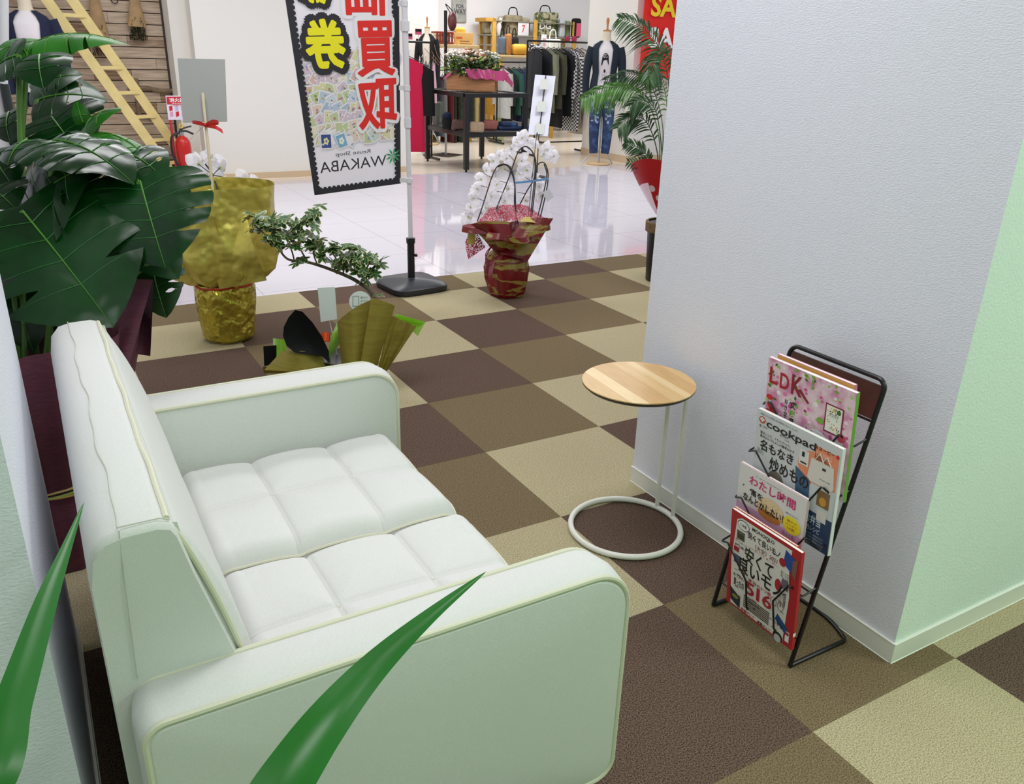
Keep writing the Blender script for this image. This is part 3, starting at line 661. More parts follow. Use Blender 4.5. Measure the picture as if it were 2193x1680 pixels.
def patch(mb, p00, p10, p11, p01, m, bulge=0, axis=None, n=14, rip=0, nr=4, th=.0012, cv=0):
    p00, p10, p11, p01 = map(Vector, (p00, p10, p11, p01)); nn = (p10-p00).cross(p01-p00).normalized() if axis is None else Vector(axis).normalized()
    def f(u, v): return p00.lerp(p10, u).lerp(p01.lerp(p11, u), v)+nn*(bulge*math.sin(math.pi*u)*(1-cv*v)+rip*math.sin(nr*math.pi*u+v*2))
    mb.grid(f, n, n, m); mb.grid(lambda u, v: f(u, v)+nn*th, n, n, m)
tc3 = cvec(0, 0, 1)
patch(mb, D(275, 790, 2.12), D(200, 800, 2.16), D(190, 598, 2.20), D(330, 600, 2.14), BUR, .03, tc3, rip=.006)
patch(mb, D(262, 755, 2.20), D(322, 763, 2.24), D(330, 600, 2.14), D(290, 650, 2.28), BUR, -.02, tc3)
mb.build('wrapping_paper', mo, 60)
NEWS = mat('newsprint_paper', '#a8844a', .8, noise=.1, nscale=10)
mb = MB()
def np_(u, v): a = math.radians(222+40*u); zz_ = .30+.32*v; r = .046+(.150+.41*(zz_-.30) if zz_ < .46 else .215+.24*(zz_-.46)); return Vector((c_[0]+r*math.cos(a), c_[1]+r*math.sin(a), .30+.32*v))
mb.grid(np_, 8, 8, NEWS)
dk = mat('newsprint_ink', '#5a4630', .8)
for i, w in enumerate(('au lait cafe', 'le cafe du', 'se pour', 'du petit de', 'le de cafe', 'jour de')):
    for rep in range(2):
        v = .08+.15*i; O_ = np_(.04+.5*rep, v); e = np_(.46+.5*rep, v)
        txt(mb, w, dk, O_+(O_-Vector((c_[0], c_[1], O_.z)))*.02, e-O_, Vector((0, 0, .022)), .0)
mb.build('printed_inner_paper', mo, 0, weld=False)
mb = MB()
for k, (col, dz) in enumerate((('#b59a4a', 0), ('#8fae5a', .006), ('#cdbb7a', .011))):
    mb.tube([(c_[0]+(.146+.004*math.sin(3*a+k))*math.cos(a), c_[1]+(.146+.004*math.sin(3*a+k))*math.sin(a), .236+dz+.004*math.sin(2*a+k*2)) for a in [2*math.pi*i/40 for i in range(40)]], .0035, flat(col), 6, closed=True)
mb.build('raffia_tie', mo)
mb = MB(); mb.lathe([(.12, .27), (.02, .275)], (c_[0], c_[1], 0), mat('potting_soil', '#2a211a', .95), 24); mb.build('soil', mo)
LV = [  # base px, tip px, width, depths, normal (r,u,t), material, extras
 ((48, 452), (238, 690), .50, 2.02, 1.98, (.1, .55, .9), MG, dict(seed=1, arch=.12, curl=.16, slit=.036, nl=5)),
 ((300, 388), (352, 570), .335, 2.10, 2.08, (.15, .35, .9), MG, dict(seed=5, arch=.10, curl=.22, slit=.02, nl=5)),
 ((118, 300), (286, 372), .27, 2.08, 2.04, (-.1, .9, .5), MG, dict(seed=3, curl=.3, wob=.06)),
 ((60, 300), (10, 345), .16, 2.08, 2.02, (-.2, .8, .6), MG, dict(seed=4, nl=3, curl=.5)),
 ((60, 100), (268, 66), .17, 2.25, 2.30, (.1, .9, .45), MG2, dict(seed=5, curl=.5, arch=.22)),
 ((85, 118), (88, 180), .16, 2.18, 2.12, (.1, .3, .9), MG, dict(seed=6, nl=3, curl=.3)),
 ((40, 118), (-25, 152), .18, 2.18, 2.2, (-.1, .5, .8), MG, dict(seed=7, nl=4)),
 ((60, 120), (25, 75), .14, 2.22, 2.25, (.1, .6, .7), MG2, dict(seed=8, nl=3)),
 ((80, 215), (225, 200), .27, 2.45, 2.5, (.05, .55, .8), MG, dict(seed=9, arch=.2, curl=.25)),
 ((70, 190), (170, 150), .17, 2.5, 2.5, (.0, .6, .8), MG, dict(seed=19, nl=4)),
 ((185, 265), (252, 225), .12, 2.3, 2.25, (.1, .7, .7), MG2, dict(seed=10, nl=3, slit=.0, curl=.5)),
 ((178, 262), (163, 215), .05, 2.3, 2.28, (.1, .1, .9), MG2, dict(seed=11, nl=2, slit=0)),
 ((210, 285), (335, 335), .15, 2.28, 2.2, (.3, .8, .5), MG2, dict(seed=12, curl=.45, slit=.01)),
 ((60, 455), (185, 340), .36, 2.1, 2.06, (-.1, .5, .8), MG, dict(seed=13, slit=.012)),
 ((275, 330), (350, 375), .17, 2.2, 2.15, (.2, .6, .8), MG, dict(seed=14, nl=4)),
 ((325, 560), (352, 678), .17, 2.38, 2.36, (.1, .15, .95), mat('monstera_dark_leaf', '#173a12', .35), dict(seed=15, nl=5, slit=.03)),
 ((200, 540), (262, 640), .20, 2.4, 2.4, (.1, .3, .9), mat('monstera_deep_green', '#143c1a', .35), dict(seed=16)),  # separate even green for some leaves set further back
 ((40, 600), (62, 745), .22, 2.25, 2.2, (.1, .2, .9), MG, dict(seed=17)),
 ((-30, 400), (30, 438), .18, 2.1, 2.05, (.1, .6, .7), MG, dict(seed=18, nl=4)),
 ((-20, 330), (25, 395), .15, 2.15, 2.1, (0, .6, .8), MG, dict(seed=20, nl=4)),
 ((150, 420), (250, 470), .25, 2.35, 2.3, (.1, .3, .9), MG, dict(seed=21)),
 ((110, 250), (170, 330), .28, 2.38, 2.35, (0, .5, .9), MG, dict(seed=22)),
 ((30, 500), (-20, 640), .30, 2.2, 2.15, (-.3, .4, .9), MG, dict(seed=23)),
 ((20, 240), (15, 300), .12, 2.3, 2.25, (-.3, .4, .9), MG, dict(seed=24, nl=3)),
 ((280, 480), (380, 590), .20, 2.32, 2.3, (.2, .3, .9), mat('monstera_deep_green', '#143c1a', .35), dict(seed=25)),
 ((330, 400), (408, 470), .15, 2.2, 2.18, (.5, .4, .8), MG, dict(seed=26, nl=4)),
]
STM = mat('monstera_stem', '#4c7a22', .45)
for i, (b, t, w, d0, d1, n_, m_, kw) in enumerate(LV):
    B = D(b[0], b[1], d0); T_ = D(t[0], t[1], d1)
    monstera_leaf(mo, B, T_, w, cvec(*n_), m_, **kw)
    a = i*2.4; root = Vector((c_[0]+.06*math.cos(a), c_[1]+.06*math.sin(a), .26))
    if i in (0, 1, 2, 4, 6, 8, 12, 15, 17, 22):
        mid = root.lerp(B, .55)+Vector((0, .04, .10)); mb = MB(); mb.tube(catmull([root, mid, B], 8), .0075, STM, 8); mb.build('stem', mo)
# ================================================================== gold wrapped orchid with grey card
GOLD = mat('gold_paper', '#cfc25e', .4, metal=.42, bump=.8, bscale=9, bdist=.06, noise=.12, nscale=6)
GOLDF = mat('gold_foil', '#b9a940', .27, metal=.68, bump=.9, bscale=16, bdist=.04)
def blossom_mesh():
    mb = MB(); pw = mat('orchid_petal', '#fbfafd', .5, tr=.6); ce = mat('orchid_centre', '#a9c24a', .5)
    for k, (a, l, w) in enumerate(((90, .040, .030), (210, .040, .028), (330, .040, .028), (15, .046, .050), (165, .046, .050))):
        a = math.radians(a); d = Vector((math.cos(a), math.sin(a), 0)); s = Vector((-d.y, d.x, 0))
        def f(u, v, d=d, s=s, l=l, w=w, k=k): 
            ww = w*math.sin(math.pi*min(1, max(.02, v))**.8)**.6; return d*(l*v)+s*(ww*(u-.5))+Vector((0, 0, .010*math.sin(math.pi*v)-.012*v*v-.012*(2*u-1)**2*v+(0.002 if k > 2 else 0)))
        mb.grid(f, 6, 6, pw)
    mb.ball((0, 0, .004), (.005, .005, .006), ce, 8, 5)
    mb.grid(lambda u, v: Vector(((u-.5)*.016*(1-.5*v), -.004-.014*v, .006+.008*math.sin(math.pi*v))), 4, 4, mat('orchid_lip', '#e3dccb', .5))
    return mb
_bl = blossom_mesh().build('blossom', None, 60); BLME = _bl.data; bpy.data.objects.remove(_bl)
def blossom(parent, p, nrm, s=1, spin=0):
    o = bpy.data.objects.new('blossom', BLME); COL.objects.link(o); o.parent = parent
    q = Vector(nrm).to_track_quat('Z', 'Y'); o.rotation_mode = 'QUATERNION'; o.rotation_quaternion = q @ Matrix.Rotation(spin, 3, 'Z').to_quaternion()
    o.location = Vector(p)-WL[parent]; o.scale = (s, s, s); return o
g0 = (-1.035, -.335)
go = thing('potted_orchid', 'white orchid in tall gold paper with grey card on a stick and red bow', 'potted orchid', (g0[0], g0[1], 0))
mb = MB()
mb.lathe([(.05, 0), (.10, .003), (.118, .02), (.122, .06), (.130, .13), (.137, .20), (.138, .255), (.130, .275), (.126, .285)], (g0[0], g0[1], 0), GOLDF, 120,
         fn=lambda a, z: 1+.02*math.sin(9*a+8*z)+.018*math.sin(14*a-17*z)+.016*abs(math.sin(5*a+23*z)), caps=False)
mb.lathe([(.05, .001), (.001, .001)], (g0[0], g0[1], 0), GOLDF, 20, caps=False)
mb.build('foil_pot_wrap', go, 25)
def sk(a, z):
    t = min(1, max(0, (z-.28)/.46)); cx__ = abs(math.cos(a+.25))
    p1 = 1-2*abs(((a*7/6.2832+.25*t) % 1)-.5)*2
    return (.84+.26*cx__**2)*(1+(.16*(1-t)**2+.02)*p1+.05*math.sin(3*a+3*t)+.03*(1-t)*math.sin(17*a))
mb = MB(); mb.lathe([(.122, .280), (.142, .292), (.180, .315), (.218, .355), (.236, .42), (.234, .50), (.228, .60), (.230, .68), (.238, .745)], (g0[0], g0[1], 0), GOLD, 140, fn=sk, caps=False)
d4 = 3.70
patch(mb, D(455, 410, d4), D(470, 620, d4+.12), D(570, 600, d4+.05), D(520, 420, d4+.03), GOLD, .05, tc3, rip=.012, nr=3)
patch(mb, D(450, 405, d4+.01), D(400, 450, d4+.06), D(470, 500, d4-.04), D(460, 420, d4+.0), GOLD, .04, tc3)
sko = mb.build('gold_paper_skirt', go, 30)
mb = MB(); mb.tube([(g0[0]+.133*math.cos(a), g0[1]+.133*math.sin(a), .280+.004*math.sin(3*a)) for a in [2*math.pi*k/40 for k in range(40)]], .005, mat('red_ribbon', '#c2241c', .4), 8, closed=True); mb.build('red_tie', go)
CARDG = mat('grey_card_back', '#929591', .7); STK = mat('bamboo_stick', '#cbbf9f', .6)
dd = 3.80
mb = MB(); q_ = [D(380, 125, dd+.02), D(481, 127, dd+.02), D(486, 260, dd-.02), D(392, 262, dd-.02)]; mb.ext(q_, cvec(0, 0, 1)*-.004, CARDG)
mb.build('message_card', go, 0)
mb = MB(); mb.tube([D(434, 200, dd-.03), D(440, 262, dd-.04), D(457, 420, dd-.05), D(470, 600, dd+.05)], .0065, STK, 8); mb.build('card_stick', go)
RIB = mat('red_ribbon', '#c2241c', .4); mb = MB(); kx = D(440, 268, dd-.055)
def strip(mb, P, w, m, up=None, th=.0008):
    P = catmull(P, 6); N = len(P); U_ = Vector(up or (0, 0, 1))
    mb.grid(lambda u, v: P[round(v*(N-1))]+U_*(w*(u-.5)), 2, N-1, m); mb.grid(lambda u, v: P[round(v*(N-1))]+U_*(w*(u-.5))+tc3*th, 2, N-1, m)
strip(mb, [kx, D(420, 285, dd-.07), D(406, 300, dd-.06)], .020, RIB, cvec(.7, .7, 0)); strip(mb, [kx, D(460, 272, dd-.07), D(477, 282, dd-.06)], .022, RIB, cvec(-.3, .9, 0))
strip(mb, [kx, D(425, 262, dd-.08), D(412, 262, dd-.05), kx], .012, RIB); strip(mb, [kx, D(455, 260, dd-.09), D(468, 263, dd-.05), kx], .014, RIB); mb.ball(kx, .009, RIB)
mb.build('bow', go)
GST = mat('orchid_stem', '#27402a', .5)
for (x, y, s, n_) in ((425, 352, 1.25, (-.2, .1, -.9)), (422, 385, 1.05, (-.2, 0, -.9)), (470, 360, 1.3, (.3, .1, -.9)), (520, 388, 1.15, (.1, .2, -.9)), (372, 392, .95, (-.3, .2, -.9)), (450, 338, .9, (0, .3, -.9)), (474, 395, 1.05, (0, 0, -.9)), (545, 392, .8, (.3, 0, -.9)), (400, 372, .8, (-.5, 0, -.8))):
    blossom(go, D(x, y, 4.02), cvec(*n_), s*1.15, x)
mb = MB(); mb.tube(catmull([(g0[0], g0[1], .26), D(470, 430, 3.95), D(456, 380, 3.96), D(452, 368, 3.98), D(440, 352, 4.0)], 8), .004, GST, 7)
for (x, y) in ((425, 352), (422, 385), (470, 360), (520, 388)): mb.tube([D(456, 375, 3.96), D(x, y, 4.01)], .0022, GST, 5)
mb.build('flower_stem', go)
mb = MB(); mb.lathe([(.085, .01), (.11, .24), (.10, .24), (.02, .23)], (g0[0], g0[1], 0), mat('nursery_pot', '#222222', .6), 24); mb.build('pot', go)
# ================================================================== schefflera bonsai
b0 = (-.755, -1.245); db = 3.45
bo = thing('bonsai_plant', 'small variegated leaved tree leaning left from black and olive wrapping beyond the arm', 'potted plant', (b0[0], b0[1], 0))
mb = MB(); mb.lathe([(.05, 0), (.075, .003), (.10, .14), (.105, .16), (.09, .155), (.02, .15)], (b0[0], b0[1], 0), mat('black_ceramic', '#1a1a1c', .3), 28); mb.build('pot', bo)
BARK = mat('grey_brown_bark', '#5e5546', .85, noise=.3, nscale=40)
tp = [(b0[0], b0[1], .14), D(812, 690, db), D(798, 632, db), D(765, 603, db), D(715, 580, db), D(660, 562, db), D(618, 556, db), D(598, 535, db)]
brs = [[D(598, 535, db), D(588, 515, db), D(590, 495, db-.03)], [D(598, 535, db), D(570, 505, db), D(540, 478, db+.02)], [D(630, 557, db), D(622, 530, db), D(600, 490, db)], [D(660, 562, db), D(640, 520, db), D(655, 460, db)],
       [D(680, 568, db), D(672, 540, db), D(690, 520, db)], [D(715, 580, db), D(720, 555, db), D(700, 530, db)], [D(735, 588, db), D(740, 565, db), D(760, 535, db)], [D(780, 618, db), D(782, 585, db), D(795, 555, db)]]
mb = MB(); mb.tube(catmull(tp, 8), [.011-.00013*i for i in range(57)], BARK, 8)
for q in brs: mb.tube(catmull(q, 5), .0035, BARK, 6)
mb.build('trunk', bo)
LG = mat('schefflera_green', '#1f5222', .35, noise=.3, nscale=30); LC = mat('schefflera_cream_margin', '#b9bf7c', .45)
mb = MB(); r5 = random.Random(11)
def leaflet(p, d, n_, l, w):
    d = Vector(d).normalized(); s = d.cross(Vector(n_)).normalized(); nn = s.cross(d)
    def o(k, t, sc_, lift): return p+d*(l*t)+s*(k*w*sc_*math.sin(math.pi*min(1, t*.9+.06))**.8)+nn*(lift-.18*l*t*t)
    T5 = (0.02, .25, .5, .75, .96)
    vs = []
    for sc_, lf in ((1, 0), (.70, .0008)):
        for k in (-1, 1):
            for t in T5: vs.append(o(k, t if sc_ == 1 else .06+.84*t, sc_, lf))
    mb.add(vs[:10], [(i, i+1, i+6, i+5) for i in range(4)], LC); mb.add(vs[10:], [(i, i+1, i+6, i+5) for i in range(4)], LG)
def umbel(p, n_, l=.045, n=7):
    n_ = Vector(n_).normalized(); a0 = r5.uniform(0, 6); s = n_.orthogonal().normalized(); t = n_.cross(s)
    for k in range(n):
        a = a0+k*2*math.pi/n; d = s*math.cos(a)+t*math.sin(a)+n_*r5.uniform(-.15, .25); leaflet(p, d, n_, l*r5.uniform(.8, 1.25), l*.27)
spots = []
for (cx_, cy_, rx_, ry_, n) in ((590, 480, 46, 26, 20), (610, 515, 48, 22, 20), (655, 470, 28, 22, 10), (660, 515, 34, 20, 12), (700, 535, 32, 20, 13), (750, 545, 30, 20, 13), (795, 565, 26, 22, 13), (735, 560, 40, 14, 10), (545, 468, 14, 10, 4), (780, 590, 26, 12, 5), (640, 560, 8, 8, 2)):
    for _ in range(n):
        a = r5.uniform(0, 6.28); q = math.sqrt(r5.random()); x, y = cx_+rx_*q*math.cos(a), cy_+ry_*q*math.sin(a); d_ = db+r5.uniform(-.07, .07)
        umbel(D(x, y, d_), cvec(r5.uniform(-.7, .7), r5.uniform(.2, 1), r5.uniform(.0, .8)), r5.uniform(.030, .043))
umbel(D(685, 440, db), cvec(0, .8, .5), .04, 5); umbel(D(540, 490, db), cvec(-.4, .9, .2), .045, 3); umbel(D(812, 632, db-.05), cvec(0, .8, .4), .03, 5)
mb.build('foliage', bo, 0, weld=False)
OLV = mat('olive_gold_paper', '#8a7e2c', .5, metal=.3, bump=.2, bscale=60, noise=.1, nscale=8, stretch=(1, 1, 12)); BLF = mat('black_green_film', '#080b09', .75, spec=.2); 
GRF = mat('green_cellophane', '#8fd62a', .12, alpha=.62, trans=.2)
mb = MB(); e = db-.12
patch(mb, D(795, 812, e+.05), D(735, 810, e), D(722, 690, e-.02), D(800, 640, e-.02), OLV, .05, tc3)
patch(mb, D(800, 812, e+.02), D(772, 780, e-.04), D(795, 637, e-.06), D(846, 655, e-.06), OLV, .02, tc3)
patch(mb, D(803, 815, e+.02), D(822, 805, e+.02), D(892, 700, e-.02), D(838, 676, e-.02), OLV, .02, tc3, rip=.006, nr=6)
patch(mb, D(566, 793, e+.02), D(700, 800, e), D(690, 755, e), D(604, 752, e+.02), OLV, .05, tc3)
patch(mb, D(565, 800, e+.10), D(700, 800, e+.06), D(690, 782, e+.03), D(563, 786, e+.06), OLV, .0, tc3)
mb.build('olive_wrapping', bo, 60)
mb = MB()
pts = [(632, 664), (618, 680), (608, 700), (606, 720), (614, 742), (632, 756), (660, 760), (690, 764), (706, 778), (704, 752), (690, 722), (670, 692), (648, 668)]
cen = D(650, 722, e+.02)
mb.add([cen]+[D(x, y, e-.05) for x, y in pts], [(0, i+1, (i+1) % len(pts)+1) for i in range(len(pts))], BLF)
mb.add([D(652, 720, e+.06)]+[D(x, y, e-.048) for x, y in pts], [(0, i+1, (i+1) % len(pts)+1) for i in range(len(pts))], BLF)
patch(mb, D(564, 742, e+.1), D(592, 740, e+.1), D(592, 778, e+.12), D(566, 785, e+.12), BLF, .005, tc3)
mb.build('black_wrapping', bo, 180)
mb = MB()
patch(mb, D(700, 775, e+.07), D(722, 690, e+.05), D(765, 655, e+.05), D(790, 650, e+.03), GRF, .03, tc3)
patch(mb, D(846, 672, e+.03), D(860, 690, e+.02), D(895, 702, e+.02), D(911, 690, e), GRF, .005, tc3); patch(mb, D(895, 720, e+.02), D(846, 676, e+.02), D(846, 672, e+.02), D(911, 690, e), GRF, .0, tc3)
mb.build('green_cellophane', bo, 60)
mb = MB(); patch(mb, D(585, 725, e+.12), D(612, 728, e+.12), D(615, 765, e+.12), D(585, 778, e+.12), GRF, .01, tc3); mb.build('green_cellophane', bo, 60)
mb = MB(); mb.ext([D(680, 617, e+.03), D(717, 615, e+.03), D(722, 684, e+.03), D(687, 690, e+.03)], tc3*-.002, mat('blank_plant_tag', '#c3cbc4', .5)); mb.tube([D(704, 680, e+.04), D(722, 760, e+.1)], .002, WHITE, 5); mb.build('plant_tag', bo, 0)
mb = MB(); cc = D(771, 646, e+.0); mb.add([cc+RIGHT*(.044*math.cos(a))+UP*(.042*math.sin(a)) for a in [k*.2618 for k in range(24)]], [list(range(24))], mat('clear_round_label', '#c9d4cb', .4))
ink = flat('#5d6a64')
for i, s in enumerate(('室内で', '水やり', '日当たり')): txt(mb, s, ink, cc+RIGHT*(.002)+UP*(.012-.014*i)+tc3*.001, RIGHT*.03, UP*.008)
txt(mb, '育て方', ink, cc+RIGHT*-.016+UP*-.034+tc3*.001, RIGHT*.03, UP*.007)
for a, b_, c2, d2 in ((-.03, .02, -.004, .022), (-.03, -.02, -.004, -.018), (-.03, -.02, -.028, .022), (-.006, -.02, -.004, .022)): quad(mb, cc+RIGHT*a+UP*b_+tc3*.001, RIGHT*(c2-a), UP*(d2-b_ if abs(d2-b_) > .001 else .002), ink)
mb.build('care_label', bo, 0, weld=False)
mb = MB(); ROS = mat('orange_rose', '#e8501a', .5)
for k in range(9):
    a = k*.9; r_ = .006+.0018*k; mb.grid(lambda u, v, a=a, r_=r_: D(697, 722, e+.03)+RIGHT*(r_*math.cos(a+u*2))+FWD*(r_*math.sin(a+u*2))+UP*(-.02+.034*v+.004*math.sin(3*u)), 6, 3, ROS)
mb.build('orange_flower', bo, 180)
# ================================================================== feather banner stand (seen from behind)
n0 = (.150, .175)
bs = thing('banner_stand', 'black square foot banner stand with white pole holding the stamp banner', 'banner stand', (n0[0], n0[1]-.03, 0))
n0 = (.140, .150)
BF = mat('black_resin_base', '#23262d', .38)
mb = MB(); bm_ = [(.205, .0), (.215, .012), (.214, .035), (.19, .052), (.05, .062), (.04, .064)]
def sqf(a, z): return (abs(math.cos(a-.1))**5+abs(math.sin(a-.1))**5)**(-1/5)
mb.lathe([(r_*.83, z) for r_, z in bm_], (n0[0], n0[1], 0), BF, 64, fn=sqf); mb.build('base', bs, 40)
px_ = lambda x, y: Hh(x, y, n0)
pb = px_(893, 600); pt = px_(890, 510)
mb = MB(); mb.lathe([(.03, .058), (.0215, .066), (.0215, pt.z-.03), (.026, pt.z-.03), (.027, pt.z), (.02, pt.z+.003)], (n0[0], n0[1], 0), BLACKP, 24); mb.ball((n0[0]+.028, n0[1]-.01, .20), .010, BLACKP); mb.build('tube', bs)
top = px_(866, 0); top = Vector((top.x, top.y, top.z)); dirp = (top-Vector((n0[0], n0[1], pt.z)))
WPL = mat('white_plastic_pole', '#dfe0e6', .4); topz = Vector((n0[0], n0[1], pt.z))+dirp*1.45
mb = MB(); mb.tube([(n0[0], n0[1], pt.z-.02), Vector((n0[0], n0[1], pt.z))+dirp*.52], .0135, WPL, 16); mb.tube([Vector((n0[0], n0[1], pt.z))+dirp*.50, topz], .0165, WPL, 16)
p1 = Vector((n0[0], n0[1], pt.z)); mb.tube([p1+dirp*.49, p1+dirp*.53], .019, WPL, 16); mb.tube([p1+dirp*.88, p1+dirp*.92], .024, WPL, 16)
mb.build('pole', bs)
FY = .185
def BN(u, v, l=0):
    """banner sheet, v = 1 where the photo's top edge cuts it"""
    xl = -.412-.086*v; xr_ = .098+.014*v; zl = .578+.97*v; zr = .617+.961*v
    x = xl+(xr_-xl)*u; z = zl+(zr-zl)*u
    return Vector((x, FY+.0015*math.sin(3.2*u+1.5*v)+.001*math.sin(7*v+2*u)-l*.00012, z))
VT = 1.32
bn = thing('banner', 'white stamp pattern banner with yellow and red Japanese writing seen reversed', 'banner', (-.12, FY, .58))
BNW = mat('banner_cloth', '#e9e7ee', .7, tr=.25); INK = mat('banner_navy_black', '#26262e', .6)
mb = MB(); mb.grid(lambda u, v: BN(u, v*VT), 20, 50, BNW); mb.build('cloth', bn, 180)
class BT:
    def __init__(s): s.mb = MB()
    def g(s, str_, u0, v0, u1, v1, m, off, l):
        vs, fs = glyphs(str_, off); s.mb.add([BN(u0+(u1-u0)*(1-x), v0+(v1-v0)*y, l) for x, y in vs], fs, m)
    def bold(s, str_, u0, v0, u1, v1, m, r, l, n=8):
        # heavy lettering: the glyph drawn again at small shifts
        du, dv = r*(u1-u0), r*(v1-v0)
        for k in range(n+1):
            a = k*2*math.pi/n; q = 0 if k == n else 1
            s.g(str_, u0+du*q*math.cos(a), v0+dv*q*math.sin(a), u1+du*q*math.cos(a), v1+dv*q*math.sin(a), m, .012, l+.22*k)
    def poly(s, pts, m, l): s.mb.add([BN(a, b, l) for a, b in pts], [list(range(len(pts)))], m)
B_ = BT(); RD = mat('banner_red', '#e2261f', .6); YL = mat('banner_yellow', '#f2ea1c', .6)
# stamps first
r6 = random.Random(21); pal = ['#b9cbe0', '#cfd9e6', '#dcd9a8', '#c4cfa0', '#d9b9b4', '#e3d3c4', '#a9bfd6', '#d6c3d3', '#e9e3cf', '#c9d8d0']
for k in range(117):
    u, v = .10+.07*(k % 13)+r6.uniform(-.02, .02), .71-.052*(k//13)+r6.uniform(-.012, .012); a = r6.uniform(-.7, .7); w, h = r6.uniform(.048, .066), r6.uniform(.034, .044)
    def rc(w, h, u=u, v=v, a=a): return [(u+(x*w)*math.cos(a)-(y*h)*math.sin(a)*1.7, v+(x*w)*math.sin(a)*.55+(y*h)*math.cos(a)) for x, y in ((-1, -1), (1, -1), (1, 1), (-1, 1))]
    l = 2+k*.30
    B_.poly(rc(w, h), flat('#c3c0c8'), l); B_.poly(rc(w*.94, h*.94), flat('#efeef2'), l+.15); B_.poly(rc(w*.78, h*.78), flat(r6.choice(pal)), l+.3)
    for j in range(3):
        du, dv = r6.uniform(-.02, .02), r6.uniform(-.015, .015); rr2 = r6.uniform(.006, .016); B_.poly([(u+du+rr2*math.cos(t), v+dv+rr2*.6*math.sin(t)) for t in [q*1.05 for q in range(6)]], flat(r6.choice(['#8fa8c8', '#b8867c', '#c9b45a', '#7d9a6a', '#c58aa4', '#efe6dc'])), l+.42)
for (u, v, w, h, a, c) in ((.20, .285, .058, .042, -.05, '#3a4f94'), (.36, .28, .055, .040, .25, '#7fb4d6')):
    rc = lambda w, h: [(u+(x*w)*math.cos(a)-(y*h)*math.sin(a)*1.7, v+(x*w)*math.sin(a)*.55+(y*h)*math.cos(a)) for x, y in ((-1, -1), (1, -1), (1, 1), (-1, 1))]
    B_.poly(rc(w, h), flat('#efeef2'), 44); B_.poly(rc(w*.86, h*.86), flat(c), 46)
    for j in range(5):
        q = j*1.26; B_.poly([(u+.018*math.cos(q)+.012*math.cos(t), v+.013*math.sin(q)+.009*math.sin(t)) for t in [z*1.05 for z in range(6)]], flat('#e6e3a0' if c == '#3a4f94' else '#f4f6ea'), 49)
B_.g('90', .13, .262, .18, .276, flat('#e8e8f0'), .02, 50)
for k, (u0, v0, u1, v1, s) in enumerate(((.57, .605, .96, .90, '買'), (.55, .32, .97, .60, '取'), (.50, .915, .93, 1.14, '価'), (.48, 1.15, .91, 1.30, '高'))):
    B_.bold(s, u0, v0, u1, v1, flat('#efeef2'), .065, 50, 12); B_.bold(s, u0+.01, v0+.008, u1-.01, v1-.008, RD, .016, 60)
for (u0, v0, u1, v1, s) in ((.10, .655, .49, .912, '券'), (.05, .955, .44, 1.20, '金')):
    vs, fs = glyphs(s, .03)
    # dark rounded outline as an octagonal blob behind the strokes plus an outer stroke
    B_.bold(s, u0, v0, u1, v1, INK, .115, 52, 14)
    cu_, cv_ = (u0+u1)/2, (v0+v1)/2
    B_.mb.grid(lambda a_, r_: BN(cu_+(u1-u0)*.45*r_*sgnpow(math.cos(a_*6.2832), .8), cv_+(v1-v0)*.45*r_*sgnpow(math.sin(a_*6.2832), .8), 57), 24, 6, INK, cu=True)
    B_.bold(s, u0+.02, v0+.01, u1-.02, v1-.01, YL, .03, 64)
# scalloped stamp border
def edge_strip(f, n, w, hw):
    for k in range(n):
        a, b = k/n, (k+1)/n; B_.mb.add([f(a, 0), f(b, 0), f(b, w), f(a, w)], [(0, 1, 2, 3)], INK)
        cc_ = (a+b)/2; B_.mb.add([f(cc_+.42*(b-a)*math.cos(t), w*.98+hw*math.sin(t)) for t in [math.pi*q/8 for q in range(9)]], [list(range(9))], INK)
edge_strip(lambda t, w: BN(w, t*VT, 44), 50, .055, .018)
edge_strip(lambda t, w: BN(1-w, t*VT, 44), 50, .055, .018)
edge_strip(lambda t, w: BN(t, w*.55, 44), 20, .055, .018)
B_.g('WAKABA', .10, .115, .84, .175, flat('#2c2c30'), .0, 3); B_.g('Reuse Shop', .28, .192, .66, .220, flat('#2c2c30'), .0, 66)
for s_ in ((.10, .115), (.10, .172)): B_.poly([(s_[0]+.01, s_[1]), (.16, s_[1]), (.16, s_[1]+.003), (s_[0]+.01, s_[1]+.003)], flat('#2c2c30'), 3.1) if 0 else None
for k in range(9):
    a = k*2*math.pi/9; cu_, cv_ = .915, .165; f = lambda r_, t: (cu_+r_*math.cos(t), cv_+r_*.52*math.sin(t))
    B_.poly([(cu_, cv_), f(.055, a-.20), f(.095, a)], flat('#1f8a55'), 58); B_.poly([(cu_, cv_), f(.095, a), f(.055, a+.20)], flat('#55b27c'), 58)
B_.mb.build('printed_pattern', bn, 0, weld=False)
for v in (.02, .54, .98):
    q = BN(1, v); pp = Vector((n0[0], n0[1], pt.z))+dirp*((q.z-pt.z)/dirp.z)
    mb = MB(); mb.ext([q+Vector((-.01, -.002, -.012)), pp+Vector((.012, -.02, -.012)), pp+Vector((.012, -.02, .012)), q+Vector((-.01, -.002, .012))], (0, .004, 0), WPL); mb.tube([pp-dirp.normalized()*.013, pp+dirp.normalized()*.013], .0195, WPL, 16); mb.build('clip', bs, 40)
